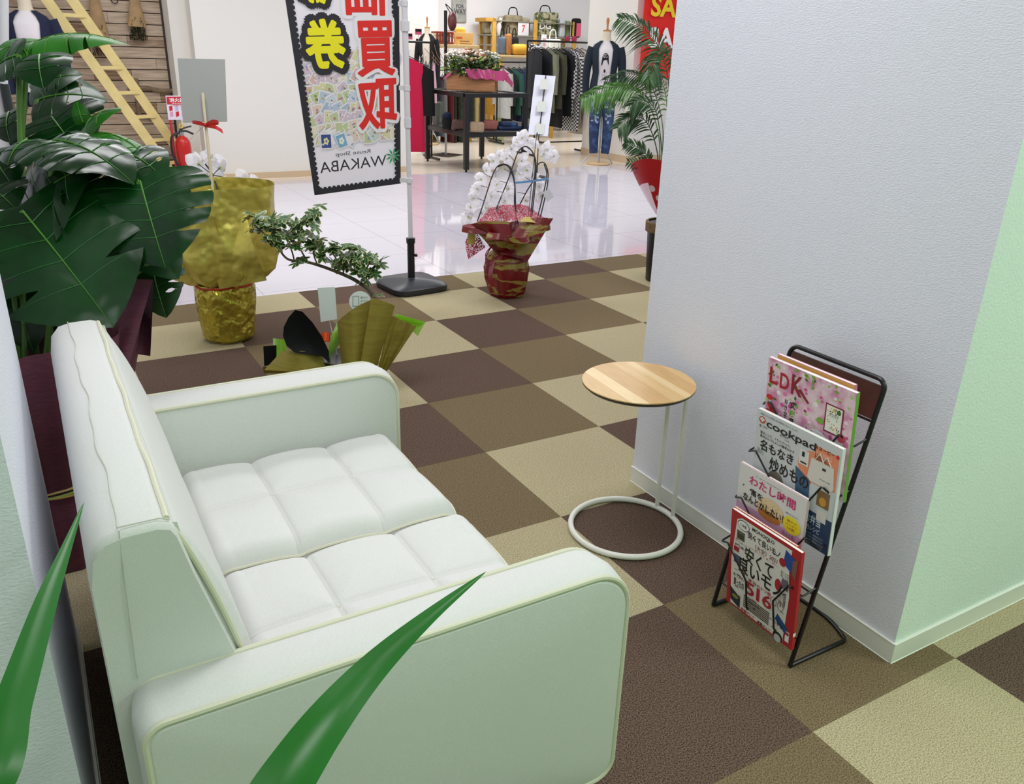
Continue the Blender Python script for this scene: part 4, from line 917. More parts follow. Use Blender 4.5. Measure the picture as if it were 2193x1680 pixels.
# ================================================================== red wrapped orchid
o0 = (.595, -.215); do = 4.86
od = thing('potted_orchid', 'white orchid on arching wires in crumpled red and gold paper', 'potted orchid', (o0[0], o0[1], 0))
RG = bpy.data.materials.new('red_gold_paper'); RG.use_nodes = True; nt = RG.node_tree; b = nt.nodes['Principled BSDF']
tc = nt.nodes.new('ShaderNodeTexCoord'); mp = nt.nodes.new('ShaderNodeMapping'); mp.inputs['Rotation'].default_value = (.4, .9, .3); mp.inputs['Scale'].default_value = (1, 1, 5)
nz = nt.nodes.new('ShaderNodeTexNoise'); nz.inputs['Scale'].default_value = 4.5; nz.inputs['Detail'].default_value = 5; nz.inputs['Distortion'].default_value = 1.2
cr = nt.nodes.new('ShaderNodeValToRGB'); cr.color_ramp.elements[0].position = .52; cr.color_ramp.elements[0].color = lin('#6e0810'); cr.color_ramp.elements[1].position = .56; cr.color_ramp.elements[1].color = lin('#8f8038')
nt.links.new(tc.outputs['Object'], mp.inputs[0]); nt.links.new(mp.outputs[0], nz.inputs['Vector']); nt.links.new(nz.outputs[0], cr.inputs[0]); nt.links.new(cr.outputs[0], b.inputs['Base Color']); b.inputs['Roughness'].default_value = .35
mb = MB()
mb.lathe([(.07, 0), (.094, .003), (.106, .03), (.122, .10), (.130, .17), (.118, .235), (.082, .27)], (o0[0], o0[1], 0), RG, 110, fn=lambda a, z: 1+.05*math.sin(5*a+6*z)+.03*math.sin(11*a-21*z)+.02*math.sin(19*a+9*z), caps=False)
mb.build('pot_wrap', od, 35)
mb = MB()
def fl(a, z): t = (z-.265)/.2; return 1+.42*t*math.sin(3*a+1.0)+.16*math.sin(7*a+3*t)
mb.lathe([(.070, .265), (.095, .29), (.13, .345), (.17, .39), (.20, .40), (.215, .37)], (o0[0]+.0, o0[1], 0), RG, 110, fn=fl, caps=False)
patch(mb, D(1070, 545, do-.12), D(1130, 560, do-.14), D(1185, 468, do-.16), D(1120, 470, do-.12), RG, .03, tc3); patch(mb, D(1062, 520, do-.10), D(1105, 545, do-.14), D(1090, 475, do-.16), D(1008, 480, do-.16), RG, .04, tc3)
patch(mb, D(1000, 520, do-.05), D(1015, 528, do-.05), D(1018, 505, do-.08), D(1006, 490, do-.08), mat('olive_lining', '#b6a14c', .5), .01, tc3)
patch(mb, D(1110, 475, do-.17), D(1150, 478, do-.17), D(1160, 472, do-.14), D(1125, 464, do-.13), mat('olive_lining', '#b6a14c', .5), .01, tc3)
mb.build('flared_wrap', od, 40)
TUL = bpy.data.materials.new('speckled_tulle'); TUL.use_nodes = True; nt = TUL.node_tree; b = nt.nodes['Principled BSDF']
tc = nt.nodes.new('ShaderNodeTexCoord'); nz = nt.nodes.new('ShaderNodeTexNoise'); nz.inputs['Scale'].default_value = 150; nz.inputs['Detail'].default_value = 1
cr = nt.nodes.new('ShaderNodeValToRGB'); cr.color_ramp.interpolation = 'CONSTANT'; cr.color_ramp.elements[0].color = (1, 1, 1, 1); cr.color_ramp.elements[0].position = 0; cr.color_ramp.elements[1].position = .5; cr.color_ramp.elements[1].color = (.22, .22, .22, 1)
nt.links.new(tc.outputs['Object'], nz.inputs['Vector']); nt.links.new(nz.outputs[0], cr.inputs[0]); nt.links.new(cr.outputs[0], b.inputs['Alpha']); b.inputs['Base Color'].default_value = lin('#b5304a')
mb = MB()
patch(mb, D(1020, 480, do+.02), D(1180, 475, do), D(1130, 440, do+.02), D(1050, 445, do+.04), TUL, .05, tc3, rip=.01, nr=5)
patch(mb, D(1040, 530, do-.02), D(1010, 480, do-.06), D(996, 520, do-.04), D(1002, 556, do-.03), TUL, .01, tc3); mb.build('speckled_tulle', od, 180)
mb = MB()
for k in (0, 1): mb.tube(catmull([D(1055, 525, do-.12), D(1040, 545+8*k, do-.14), D(1048, 560+10*k, do-.13), D(1058, 548+6*k, do-.12)], 6), .003, mat('dark_red_ribbon', '#7d1420', .4), 6)
strip(mb, [D(1057, 555, do-.12), D(1050, 590, do-.13), D(1055, 615, do-.11)], .025, mat('dark_red_ribbon', '#7d1420', .4), cvec(1, 0, 0)); mb.build('ribbon', od)
WR = mat('dark_wire_stem', '#1c1b20', .45)
arcs = [[(1105, 480), (1104, 430), (1102, 390), (1095, 362), (1082, 352), (1066, 356), (1055, 375), (1045, 405), (1034, 440), (1022, 475)],
        [(1112, 490), (1102, 440), (1102, 395), (1092, 362), (1080, 353), (1066, 358)],
        [(1134, 480), (1142, 410), (1146, 360), (1142, 330), (1128, 314), (1112, 322), (1102, 345), (1090, 380), (1076, 415), (1062, 450)],
        [(1137, 480), (1146, 400), (1148, 350), (1140, 325), (1128, 315)],
        [(1156, 470), (1170, 410), (1174, 375), (1168, 352), (1158, 348), (1149, 358), (1143, 385), (1128, 410), (1110, 445)],
        [(1150, 470), (1166, 405), (1171, 372), (1165, 352)], [(1130, 480), (1148, 300), (1151, 290)]]
mb = MB()
for i, q in enumerate(arcs): mb.tube(catmull([D(x, y, do-.02+.01*(i % 3)) for x, y in q], 5), .0036 if i < 6 else .002, WR, 6)
for (x, y, x2, y2) in ((1052, 380, 1036, 372), (1045, 402, 1030, 398), (1036, 430, 1022, 425), (1102, 345, 1090, 332), (1094, 370, 1080, 362), (1086, 392, 1070, 388), (1078, 412, 1064, 410), (1138, 388, 1125, 380), (1124, 415, 1108, 412)): mb.tube([D(x, y, do-.02), D(x2, y2, do+.02)], .0018, WR, 5)
mb.build('wire_stem', od)
mb = MB(); strip(mb, [D(1103, 392, do-.05), D(1140, 388, do-.05), D(1175, 383, do-.05)], .012, mat('blue_tie', '#6ea3d8', .4)); mb.build('blue_tie', od)
r8 = random.Random(4)
for (x, y) in ((1070, 333), (1056, 345), (1042, 365), (1030, 385), (1022, 405), (1014, 425), (1008, 445), (1003, 465), (1002, 490), (1064, 395), (1052, 420), (1046, 445), (1118, 295), (1130, 300), (1108, 305), (1140, 312), (1096, 320), (1085, 340), (1118, 345), (1112, 372), (1090, 405), (1082, 430), (1075, 455), (1100, 450), (1172, 320), (1186, 335), (1165, 330), (1128, 365), (1155, 400), (1160, 420), (1126, 430), (1030, 455), (1150, 385)):
    blossom(od, D(x, y, do+.04+r8.uniform(-.02, .05)), cvec(r8.uniform(-.7, .2), r8.uniform(-.1, .5), -.6), r8.uniform(.95, 1.25), r8.uniform(0, 6))
mb = MB(); mb.ext([D(1162, 412, do-.03), D(1176, 405, do-.03), D(1186, 422, do-.03), D(1172, 433, do-.03)], tc3*.001, mat('clear_tag', '#b9babf', .4)); mb.build('plant_tag', od, 0)
# ================================================================== areca palm partly behind the wall
p0 = Z(1417, 600); p0 = (p0.x, p0.y); 
pa = thing('palm', 'areca palm in black pot with red polka dot wrapping at the wall corner', 'potted plant', (p0[0], p0[1], 0))
mb = MB(); mb.lathe([(.10, 0), (.105, .005), (.122, .36), (.126, .37), (.11, .37), (.02, .36)], (p0[0], p0[1], 0), BLACKP, 40); mb.build('pot', pa)
mb = MB(); mb.lathe([(.124, .315), (.134, .318), (.136, .375), (.128, .382), (.118, .38)], (p0[0], p0[1], 0), mat('brown_pot_rim', '#6d5a3c', .8, noise=.3, nscale=80), 40, caps=False); mb.build('rim', pa)
dp_ = (Vector((p0[0], p0[1], .5))-C0).dot(FWD)
RW = mat('red_wrap', '#b8121e', .5); PW = mat('pink_film', '#d98aa4', .3, alpha=.6); DW = mat('dot_white', '#e3c9cf', .5)
mb = MB()
def wrapf(u, v): # u around, v up
    a = math.radians(150+180*u); r = .055+.225*v**.8; return Vector((p0[0]+r*math.cos(a), p0[1]+r*math.sin(a)*.8, .40+.33*v+.05*math.cos(2*(a-3.6))*v))
mb.grid(lambda u, v: wrapf(u, .62+.38*v), 20, 6, RW); mb.grid(lambda u, v: wrapf(.22+.78*u, .62*v), 20, 10, RW); mb.grid(lambda u, v: wrapf(.22*u, .62*v), 6, 8, PW)
for (u, v) in ((.5, .5), (.32, .36), (.62, .28), (.42, .18), (.78, .5), (.25, .52), (.7, .62)):
    mb.add([wrapf(u+.045*math.cos(t)*(1.2-.4*v), v+.055*math.sin(t))*1.0+tc3*.002 for t in [k*.5236 for k in range(12)]], [list(range(12))], DW)
mb.build('polka_dot_wrap', pa, 180)
PG = mat('palm_green', '#264c20', .45, noise=.3, nscale=10); PG2 = mat('palm_light_green', '#46752a', .45, noise=.3, nscale=10)
def frond(path, lmax, m, seed, droop=.6, t0=.3, n=26, w=.0058):
    n = int(n*1.35)
    P = catmull([D(x, y, d) for x, y, d in path], 10); N = len(P); mb = MB(); r_ = random.Random(seed)
    mb.tube(P, [.0045*(1-.8*i/N) for i in range(N)], m, 6)
    for k in range(n):
        t = t0+(1-t0)*k/(n-1); i = min(N-2, int(t*(N-1))); p = P[i]; tan = (P[i+1]-P[i]).normalized()
        for s in (-1, 1):
            side = tan.cross(tc3).normalized()*s
            l = lmax*math.sin(math.pi*(.18+.75*(t-t0)/(1-t0)))**.7*r_.uniform(.85, 1.1)
            d = (side*.75+tan*.75+tc3*r_.uniform(-.3, .4)).normalized()
            Q = [p+d*(l*q)+Vector((0, 0, -droop*l*q*q)) for q in (0, .3, .65, 1)]
            wv = d.cross(tc3*.8+UP*r_.uniform(-.5, .5)).normalized()*w
            vs = []
            for q, ww in zip(Q, (.25, 1, .8, .05)): vs += [q-wv*ww, q+wv*ww]
            mb.add(vs, [(0, 1, 3, 2), (2, 3, 5, 4), (4, 5, 7, 6)], m)
    mb.build('frond', pa, 0, weld=False)
q = dp_
frond([(1412, 400, q), (1428, 280, q), (1432, 180, q), (1410, 100, q-.05), (1370, 55, q-.1), (1325, 38, q-.12)], .16, PG, 1, .5, .42, 30)
frond([(1408, 400, q), (1412, 300, q), (1385, 215, q-.05), (1340, 187, q-.15), (1290, 190, q-.2), (1245, 212, q-.25)], .13, PG2, 2, .7, .45, 26)
frond([(1410, 400, q), (1420, 280, q), (1395, 185, q+.1), (1350, 158, q+.1), (1295, 172, q+.15)], .15, PG, 3, .8, .4, 24)
frond([(1405, 400, q), (1408, 330, q), (1385, 262, q-.1), (1350, 252, q-.15), (1322, 275, q-.2)], .13, PG, 4, .5, .35, 20)
frond([(1402, 400, q), (1392, 345, q-.1), (1370, 318, q-.12), (1338, 305, q-.15)], .09, PG, 5, .3, .35, 14)
frond([(1402, 400, q), (1396, 372, q-.1), (1375, 352, q-.15), (1345, 345, q-.18)], .08, PG, 6, .2, .2, 10)
frond([(1415, 400, q), (1440, 280, q), (1450, 180, q), (1435, 110, q), (1405, 120, q), (1390, 170, q-.1)], .15, PG, 7, .8, .5, 24)
frond([(1410, 400, q), (1418, 340, q), (1405, 240, q-.15), (1375, 215, q-.2), (1352, 225, q-.2)], .12, PG, 8, .6, .45, 18)
frond([(1418, 400, q), (1430, 300, q+.1), (1425, 200, q+.05), (1400, 150, q+.05), (1380, 165, q)], .13, PG2, 9, .9, .4, 20)
mb = MB(); mb.tube([(p0[0]-.01, p0[1], .36), D(1410, 405, q)], .012, mat('palm_stem', '#6d7a3a', .6), 8); mb.tube([(p0[0]+.02, p0[1], .36), D(1418, 405, q)], .010, mat('palm_stem', '#6d7a3a', .6), 8); mb.build('stem', pa)
# ================================================================== SHOP: generic garment builders
def garment_mesh(mb, top, wdir, w, h, m, sleeve=.0, depth=.05, flare=1.0, seed=0, neck=.14, mats=None, shoulder=.075):
    """cloth hanging from a hanger: top = hook foot, wdir = shoulder direction"""
    W = Vector(wdir).normalized(); Nn = Vector((-W.y, W.x, 0)); top = Vector(top); r_ = random.Random(seed); ph = r_.uniform(0, 6)
    def pt(u, v, side):
        x = (u-.5)*2; sh = shoulder*abs(x)**1.3*(1-v)**4; ww = w/2*((.92+.08*v)*(1+(flare-1)*v))
        d = depth*(.25+.75*min(1, v*3))*(1-abs(x)**3)**.5
        z = -.03-sh-(h-.03)*v + (-.035*(1-abs(x)/neck) if abs(x) < neck and v == 0 and side > 0 else 0)
        return top+W*(x*ww)+Nn*(side*d*.5+.012*v*math.sin(7*u+ph))+Vector((0, 0, z))
    for s in (-1, 1): mb.grid(lambda u, v, s=s: pt(u, v, s), 14, 10, m)
    if sleeve:
        for s in (-1, 1):
            a = pt(.5+s*.46, .03, 0); mb.tube([a, a+W*(s*.035)+Vector((0, 0, -sleeve*.35)), a+W*(s*.045)+Vector((0, 0, -sleeve))], [.05, .045, .032], m, 10)
def garment(name, label, top, wdir, w, h, m, group=None, **kw):
    t = thing(name, label, 'clothing', Vector(top)+Vector((0, 0, -h)), group)
    mb = MB(); garment_mesh(mb, top, wdir, w, h, m, **kw); mb.build('cloth', t, 60)
    W = Vector(wdir).normalized(); tp = Vector(top); mb = MB()
    mb.tube([tp+W*(-w*.42)+Vector((0, 0, -.075)), tp+Vector((0, 0, -.015)), tp+W*(w*.42)+Vector((0, 0, -.075))], .006, BLACKP, 6)
    mb.tube([tp+Vector((0, 0, -.015)), tp+Vector((0, 0, .045)), tp+W*.012+Vector((0, 0, .06)), tp+W*.024+Vector((0, 0, .045))], .0025, mat('chrome', '#b8b8bc', .2, metal=1), 6)
    mb.build('hanger', t); return t
CHR = mat('chrome', '#b8b8bc', .2, metal=1)
SKINM = mat('mannequin_linen', '#d8ccb4', .7); WOOD = mat('honey_wood', '#b5793c', .45); LWOOD = mat('pale_wood_base', '#d8b98a', .5)
def loft(mb, rings, m, face=0, gap=0, n=28):
    """rings (z, rx, ry, cx, cy); face = azimuth towards the front, gap = half opening angle"""
    def f(u, v):
        i = v*(len(rings)-1); a0 = int(min(i, len(rings)-2)); t = i-a0; z, rx, ry, cx_, cy_ = [rings[a0][k]*(1-t)+rings[a0+1][k]*t for k in range(5)]
        a = gap+(2*math.pi-2*gap)*u; x, y = rx*math.sin(a), ry*math.cos(a)
        return Vector((cx_+x*math.cos(face)+y*math.sin(face), cy_-x*math.sin(face)*-1*-1+y*math.cos(face), z))
    mb.grid(f, n, (len(rings)-1)*3, m, cu=(gap == 0))
def mannequin(label, b, zs, sc_, face, coat, shirt, trousers=None, base='disc', coat_gap=.5, longc=False):
    """b floor point, zs shoulder height, face = angle of the front measured from +y, clockwise"""
    bx, by = b; t = thing('mannequin', label, 'mannequin', (bx, by, 0)); S = sc_
    fx, fy = math.sin(face), math.cos(face); sx, sy = math.cos(face), -math.sin(face)
    def ring(z, rx, ry, f=0): return (z, rx*S, ry*S, bx+fx*f*S, by+fy*f*S)
    mb = MB(); loft(mb, [ring(zs-.03, .10, .07), ring(zs+.015, .062, .058), ring(zs+.05, .052, .05), ring(zs+.125*S, .05, .05)], SKINM, face); mb.build('neck', t, 60)
    mb = MB(); z = zs+.125*S; mb.lathe([(.052*S, z), (.054*S, z+.012), (.02*S, z+.022), (.011*S, z+.035), (.012*S, z+.07), (.02*S, z+.12), (.016*S, z+.15), (.004, z+.155)], (bx, by, 0), WOOD, 20); mb.build('neck_finial', t, 60)
    mb = MB(); loft(mb, [ring(zs-.66, .16, .11), ring(zs-.5, .155, .11), ring(zs-.35, .125, .095, .0), ring(zs-.2, .155, .12, .015), ring(zs-.09, .165, .105, .01), ring(zs-.035, .13, .08), ring(zs+.012, .064, .060)], shirt, face); mb.build('top', t, 60)
    mb = MB(); zb = zs-(.62 if not longc else .8)
    loft(mb, [ring(zb, .19, .135), ring(zs-.5, .175, .13), ring(zs-.35, .15, .115), ring(zs-.2, .172, .135, .01), ring(zs-.08, .185, .115, .005), ring(zs-.025, .145, .09), ring(zs+.018, .078, .07)], coat, face, coat_gap)
    for s in (-1, 1):
        P = [Vector((bx+sx*s*.165*S, by+sy*s*.165*S, zs-.06)), Vector((bx+sx*s*.205*S, by+sy*s*.205*S, zs-.20)), Vector((bx+sx*s*.225*S+fx*.01, by+sy*s*.225*S, zs-.42)), Vector((bx+sx*s*.215*S+fx*.04, by+sy*s*.215*S+fy*.04, zs-.68))]
        mb.tube(catmull(P, 5), [.062*S-.0015*i*S for i in range(16)], coat, 12)
    mb.build('cardigan', t, 60)
    if trousers:
        mb = MB(); loft(mb, [ring(zs-.72, .155, .105), ring(zs-.60, .145, .10)], trousers, face)
        for s in (-1, 1):
            P = [Vector((bx+sx*s*.075*S, by+sy*s*.075*S, zs-.66)), Vector((bx+sx*s*.085*S, by+sy*s*.085*S, zs-.85)), Vector((bx+sx*s*.085*S, by+sy*s*.085*S, zs-1.1)), Vector((bx+sx*s*.075*S, by+sy*s*.075*S, .14))]
            C_ = catmull(P, 5); mb.tube(C_, [(.086-.0022*i)*S for i in range(len(C_))], trousers, 14)
        mb.build('trousers', t, 60)
    mb = MB(); mb.tube([(bx, by, .02), (bx, by, zs-.6)], .012, CHR, 10)
    for s in (-1, 1): mb.tube(catmull([Vector((bx, by, .22)), Vector((bx+sx*s*.08, by+sy*s*.08, .17)), Vector((bx+sx*s*.20+fx*.05, by+sy*s*.20, .012))], 5), .008, CHR, 8)
    mb.build('stand_pole', t)
    mb = MB(); mb.lathe([(.15, .002), (.155, .008), (.155, .018), (.15, .022)], (bx, by, 0), LWOOD, 40); mb.build('base', t, 40)
    return t, (bx, by, zs, fx, fy, sx, sy, S)
toc = math.pi+.62      # facing the photographer
NAVY = mat('navy_knit', '#16222f', .9, noise=.2, nscale=120); NAVY2 = mat('deep_navy_knit', '#141c38', .9, noise=.2, nscale=120)
TEE = mat('white_jersey', '#dcd6d8', .85); JEAN = mat('blue_denim', '#23365c', .8, noise=1, col2='#4a6796', nscale=14, lo=.5, hi=.75); BLKC = mat('black_cloth', '#0d0d10', .9)
b = Z(1279, 352); mt, mp_ = mannequin('linen mannequin in navy cardigan, printed white tee and blue jeans', (b.x+.02, b.y), 1.475, 1.0, toc, NAVY, TEE, JEAN)
bx, by, zs, fx, fy, sx, sy, S = mp_
mb = MB()
def tp(u, v, l=0): # print area on the chest
    a = u*.9; return Vector((bx+fx*(.132*math.cos(a)+l)+sx*.135*math.sin(a), by+fy*(.132*math.cos(a)+l)+sy*.135*math.sin(a), zs-.13-.40*(1-v)))
def tpoly(pts, m, l=.012): mb.add([tp(a, b_, l) for a, b_ in pts], [list(range(len(pts)))], m)
tpoly([(.0+.34*math.cos(t), .86+.16*math.sin(t)) for t in [-.4+k*.31 for k in range(13)]], BLKC); tpoly([(-.34, .86), (-.40, .66), (-.28, .72), (-.18, .82)], BLKC); tpoly([(.34, .86), (.42, .66), (.32, .66), (.18, .82)], BLKC)
r4 = random.Random(8)
for i in range(40):
    a, q = r4.uniform(0, 3.1), r4.uniform(.05, .3); tpoly([(q*math.cos(a)+.02*math.cos(t), .88+.13*q/.3*math.sin(a)+.011*math.sin(t)) for t in (0, 1.57, 3.14, 4.71)], TEE, .014)
tpoly([(.02+.11*math.cos(t), .50+.05*math.sin(t)) for t in [k*.6 for k in range(10)]], BLKC)
for i in range(60):
    u, v = r4.uniform(-.28, .30), r4.uniform(.16, .46); tpoly([(u+.03*math.cos(t+i), v+.014*math.sin(t+i)) for t in (0, 2.1, 4.2)], BLKC)
merge(kid(mt, 'top'), mb)
mb = MB()
FLW = mat('pale_embroidery', '#b9c6dd', .8)
for s in (-1, 1):
    for i in range(16):
        z = r4.uniform(.50, .78); u = r4.uniform(-.05, .05); cx_ = bx+sx*(s*.095+u)+fx*.088; cy_ = by+sy*(s*.095+u)+fy*.088
        for k in range(4):
            a = k*1.57+i; p = Vector((cx_, cy_, z)); d1 = Vector((sx, sy, 0))*math.cos(a)+Vector((0, 0, 1))*math.sin(a); d2 = Vector((sx, sy, 0))*-math.sin(a)+Vector((0, 0, 1))*math.cos(a)
            mb.add([p, p+d1*.010+d2*.005, p+d1*.018, p+d1*.010-d2*.005], [(0, 1, 2, 3)], FLW)
merge(kid(mt, 'trousers'), mb)
b = D(915, 75, 11.9); mannequin('small linen mannequin in black cardigan behind the flower box', (b.x, b.y), b.z+.0, .72, toc, BLKC, mat('cream_jersey', '#d9d0c2', .8), coat_gap=.45)
b = Y(57, 32, 4.75); mannequin('linen mannequin in deep navy cardigan and white blouse by the ladder', (b.x, b.y), b.z+.02, 1.06, math.pi+.15, NAVY2, TEE, coat_gap=.55, longc=True)
# necklace on the left mannequin belongs to what it wears
# ------------------------------------------------------------------ black display table
BT_ = mat('black_painted_wood', '#0e0e10', .4)
TX0, TX1, TY0, TY1, TZ, SZ = 2.735, 3.575, 4.575, 5.725, .885, .45
dt = thing('display_table', 'black framed two tier display table standing in front of the clothes', 'display table', ((TX0+TX1)/2, (TY0+TY1)/2, 0))
for x in (TX0, TX1-.055):
    for y in (TY0, TY1-.055):
        mb = MB(); mb.rbox((x, y, .03), (x+.055, y+.055, TZ-.045), .004, BT_); mb.lathe([(.014, 0), (.014, .035)], (x+.027, y+.027, 0), BT_, 12); mb.build('leg', dt)
mb = MB(); e = .055
for z0, z1 in ((TZ-.05, TZ),):
    mb.rbox((TX0-.005, TY0-.005, z0), (TX1+.005, TY0+e, z1), .008, BT_); mb.rbox((TX0-.005, TY1-e, z0), (TX1+.005, TY1+.005, z1), .008, BT_)
    mb.rbox((TX0-.005, TY0, z0), (TX0+e, TY1, z1), .008, BT_); mb.rbox((TX1-e, TY0, z0), (TX1+.005, TY1, z1), .008, BT_)
mb.build('top_frame', dt)
mb = MB(); mb.box((TX0+.05, TY0+.05, TZ-.02), (TX1-.05, TY1-.05, TZ-.010), mat('dark_glass_top', '#23262a', .1)); mb.build('top_panel', dt, 0)
mb = MB(); mb.rbox((TX0+.01, TY0+.01, SZ-.055), (TX1-.01, TY1-.01, SZ), .004, BT_); mb.build('lower_shelf', dt)
mb = MB(); mb.box((TX0+.05, TY0+.05, SZ), (TX1-.05, TY1-.05, SZ+.003), mat('grey_shelf_top', '#55565c', .25)); mb.build('shelf_surface', dt, 0)
# flower box on the table
fx0 = (TX0+.12, TX0+.12+.52); 
fb = thing('flower_box', 'wooden box of white and peach flowers with pink wrapping on the black table', 'flower arrangement', (3.08, 5.15, TZ))
mb = MB(); A, B2, C2, D2 = Vector((2.80, 5.20, TZ)), Vector((3.28, 4.88, TZ)), Vector((3.48, 5.16, TZ)), Vector((3.0, 5.48, TZ))
WB = mat('crate_wood', '#b98258', .7, noise=.15, nscale=6, stretch=(1, 1, 10))
for p, q in ((A, B2), (B2, C2), (C2, D2), (D2, A)): mb.ext([p, q, q+Vector((0, 0, .19)), p+Vector((0, 0, .19))], (C2-B2).normalized()*.012 if p in (A,) else Vector((.0, .012, 0)), WB)
mb.ext([A, B2, C2, D2], (0, 0, .01), WB); mb.build('crate', fb, 0)
mb = MB(); cc = (A+C2)/2+Vector((0, 0, .30)); r9 = random.Random(9)
LFm = mat('bouquet_leaf', '#33491f', .6, noise=.3, nscale=20); LFl = mat('bouquet_leaf_light', '#7f9a35', .6)
for i in range(700):
    a, q = r9.uniform(0, 6.28), math.sqrt(r9.random()); p = cc+Vector((.36*q*math.cos(a)-.0, .22*q*math.sin(a), r9.uniform(-.16, .10)*(1.1-q*.5)))
    d = Vector((r9.uniform(-1, 1), r9.uniform(-1, 1), r9.uniform(-.4, .8))).normalized(); s = d.orthogonal().normalized()*.020; l = r9.uniform(.05, .09)
    mb.add([p, p+d*l*.5+s, p+d*l, p+d*l*.5-s], [(0, 1, 2, 3)], LFm if r9.random() < .7 else LFl)
mb.build('foliage', fb, 0, weld=False)
WF = mat('white_bloom', '#efece2', .7); PF = mat('peach_bloom', '#dfb49a', .7)
for i in range(86):
    a, q = r9.uniform(0, 6.28), math.sqrt(r9.random()); p = cc+Vector((.37*q*math.cos(a), .21*q*math.sin(a), .085+r9.uniform(-.03, .08)*(1.2-q)-.05*max(0, -math.sin(a))*q))
    m_ = PF if (abs(q*math.cos(a)+.05) < .35 and r9.random() < .5) else WF; mb = MB()
    for k in range(6):
        t = k*1.047+i; d = Vector((math.cos(t), math.sin(t), .35)); s = Vector((-math.sin(t), math.cos(t), 0))*.013; mb.add([p, p+d*.026+s*1.9, p+d*.052, p+d*.026-s*1.9], [(0, 1, 2, 3)], m_)
    mb.ball(p+Vector((0, 0, .010)), .018, m_, 8, 5); mb.build('flower', fb, 0, weld=False)
PKW = mat('pink_cellophane', '#d4518c', .25, tr=.3)
mb = MB(); patch(mb, Vector((3.00, 4.99, 1.02)), Vector((3.38, 4.85, 1.00)), Vector((3.5, 4.93, 1.10)), Vector((2.94, 5.0, 1.13)), PKW, .04, tc3, rip=.02, nr=7); patch(mb, Vector((3.40, 4.90, 1.03)), Vector((3.56, 4.95, .93)), Vector((3.60, 5.0, .98)), Vector((3.42, 4.95, 1.16)), PKW, .02, tc3, rip=.01)
patch(mb, Vector((2.74, 5.2, 1.0)), Vector((2.86, 5.12, 1.08)), Vector((2.95, 5.1, 1.13)), Vector((2.84, 5.2, 1.10)), PKW, .01, tc3); mb.build('pink_wrapping', fb, 180)
TW = mat('dry_twig', '#b58a6a', .8)
for k in range(9):
    a = D(940+6*k, 140, 10.6); mb = MB() if k == 0 else mb; mb.tube(catmull([a, a+Vector((-.12+.01*k, .0, .12)), a+Vector((-.20+.03*k, 0, .20+.02*(k % 3)))], 5), .0035, TW, 5)
mb.build('twig', fb)
# things on the lower shelf
def atz(x, y, z): return Z(x, y, z)
p = atz(938, 266, SZ)
for k, (x, y) in enumerate(((920, 262), (934, 268), (946, 262))):
    p = atz(x, y, SZ); mb = MB(); mb.lathe([(.04, 0), (.043, .01), (.058, .20), (.052, .255), (.046, .255)], (p.x, p.y, SZ+.004), mat('green_grey_glass', '#8d9c8e', .1, alpha=.75), 20, caps=False)
    tag(mb.build('glass_vase', loc=(p.x, p.y, SZ+.004)), ('leftmost', 'middle', 'rightmost')[k]+' of three grey green glass vases on the lower shelf', 'vase', 'glass vases on the black table')
p = atz(957, 277, SZ); mb = MB(); mb.lathe([(.05, 0), (.052, .01), (.062, .10), (.058, .115)], (p.x, p.y, SZ+.004), BLKC, 24); mb.ball((p.x, p.y, SZ+.15), (.06, .05, .05), NAVY2, 14, 8); tag(mb.build('black_basket', loc=(p.x, p.y, SZ)), 'small black basket holding dark cloth on the lower shelf', 'basket')
for x, y, c, l in ((983, 279, '#5a4038', 'dark brown leather pouch behind the corner leg on the lower shelf'), (1021, 284, '#9a8468', 'beige canvas pouch on the lower shelf'), (1050, 279, '#9b5d54', 'dusty pink pouch on the lower shelf')):
    p = atz(x, y, SZ); o_ = thing('pouch', l, 'pouch', (p.x, p.y, SZ), 'pouches on the black table')
    mb = MB(); R_ = Matrix.Rotation(-.5+.1*(x % 3), 3, 'Z'); mb.rbox((p.x-.085, p.y-.05, SZ+.004), (p.x+.085, p.y+.05, SZ+.12), .028, mat('pouch_'+c[1:], c, .7, noise=.1), 4, rot=R_); mb.build('body', o_)
    mb = MB(); mb.tube([Vector((p.x, p.y, SZ+.118))+R_ @ Vector((q, 0, 0)) for q in (-.07, 0, .07)], .004, flat('#6d5a48'), 6); mb.build('zip', o_)
p = atz(1105, 272, SZ+.03); mb = MB()
mb.rbox((p.x-.25, p.y-.13, SZ+.004), (p.x+.17, p.y+.10, SZ+.05), .02, JEAN, 4, rot=Matrix.Rotation(-.3, 3, 'Z')); mb.rbox((p.x-.23, p.y-.11, SZ+.045), (p.x-.02, p.y+.07, SZ+.095), .022, JEAN, 4, rot=Matrix.Rotation(-.2, 3, 'Z')); tag(mb.build('folded_jeans', loc=(p.x, p.y, SZ)), 'folded blue jeans at the right end of the lower shelf', 'jeans')
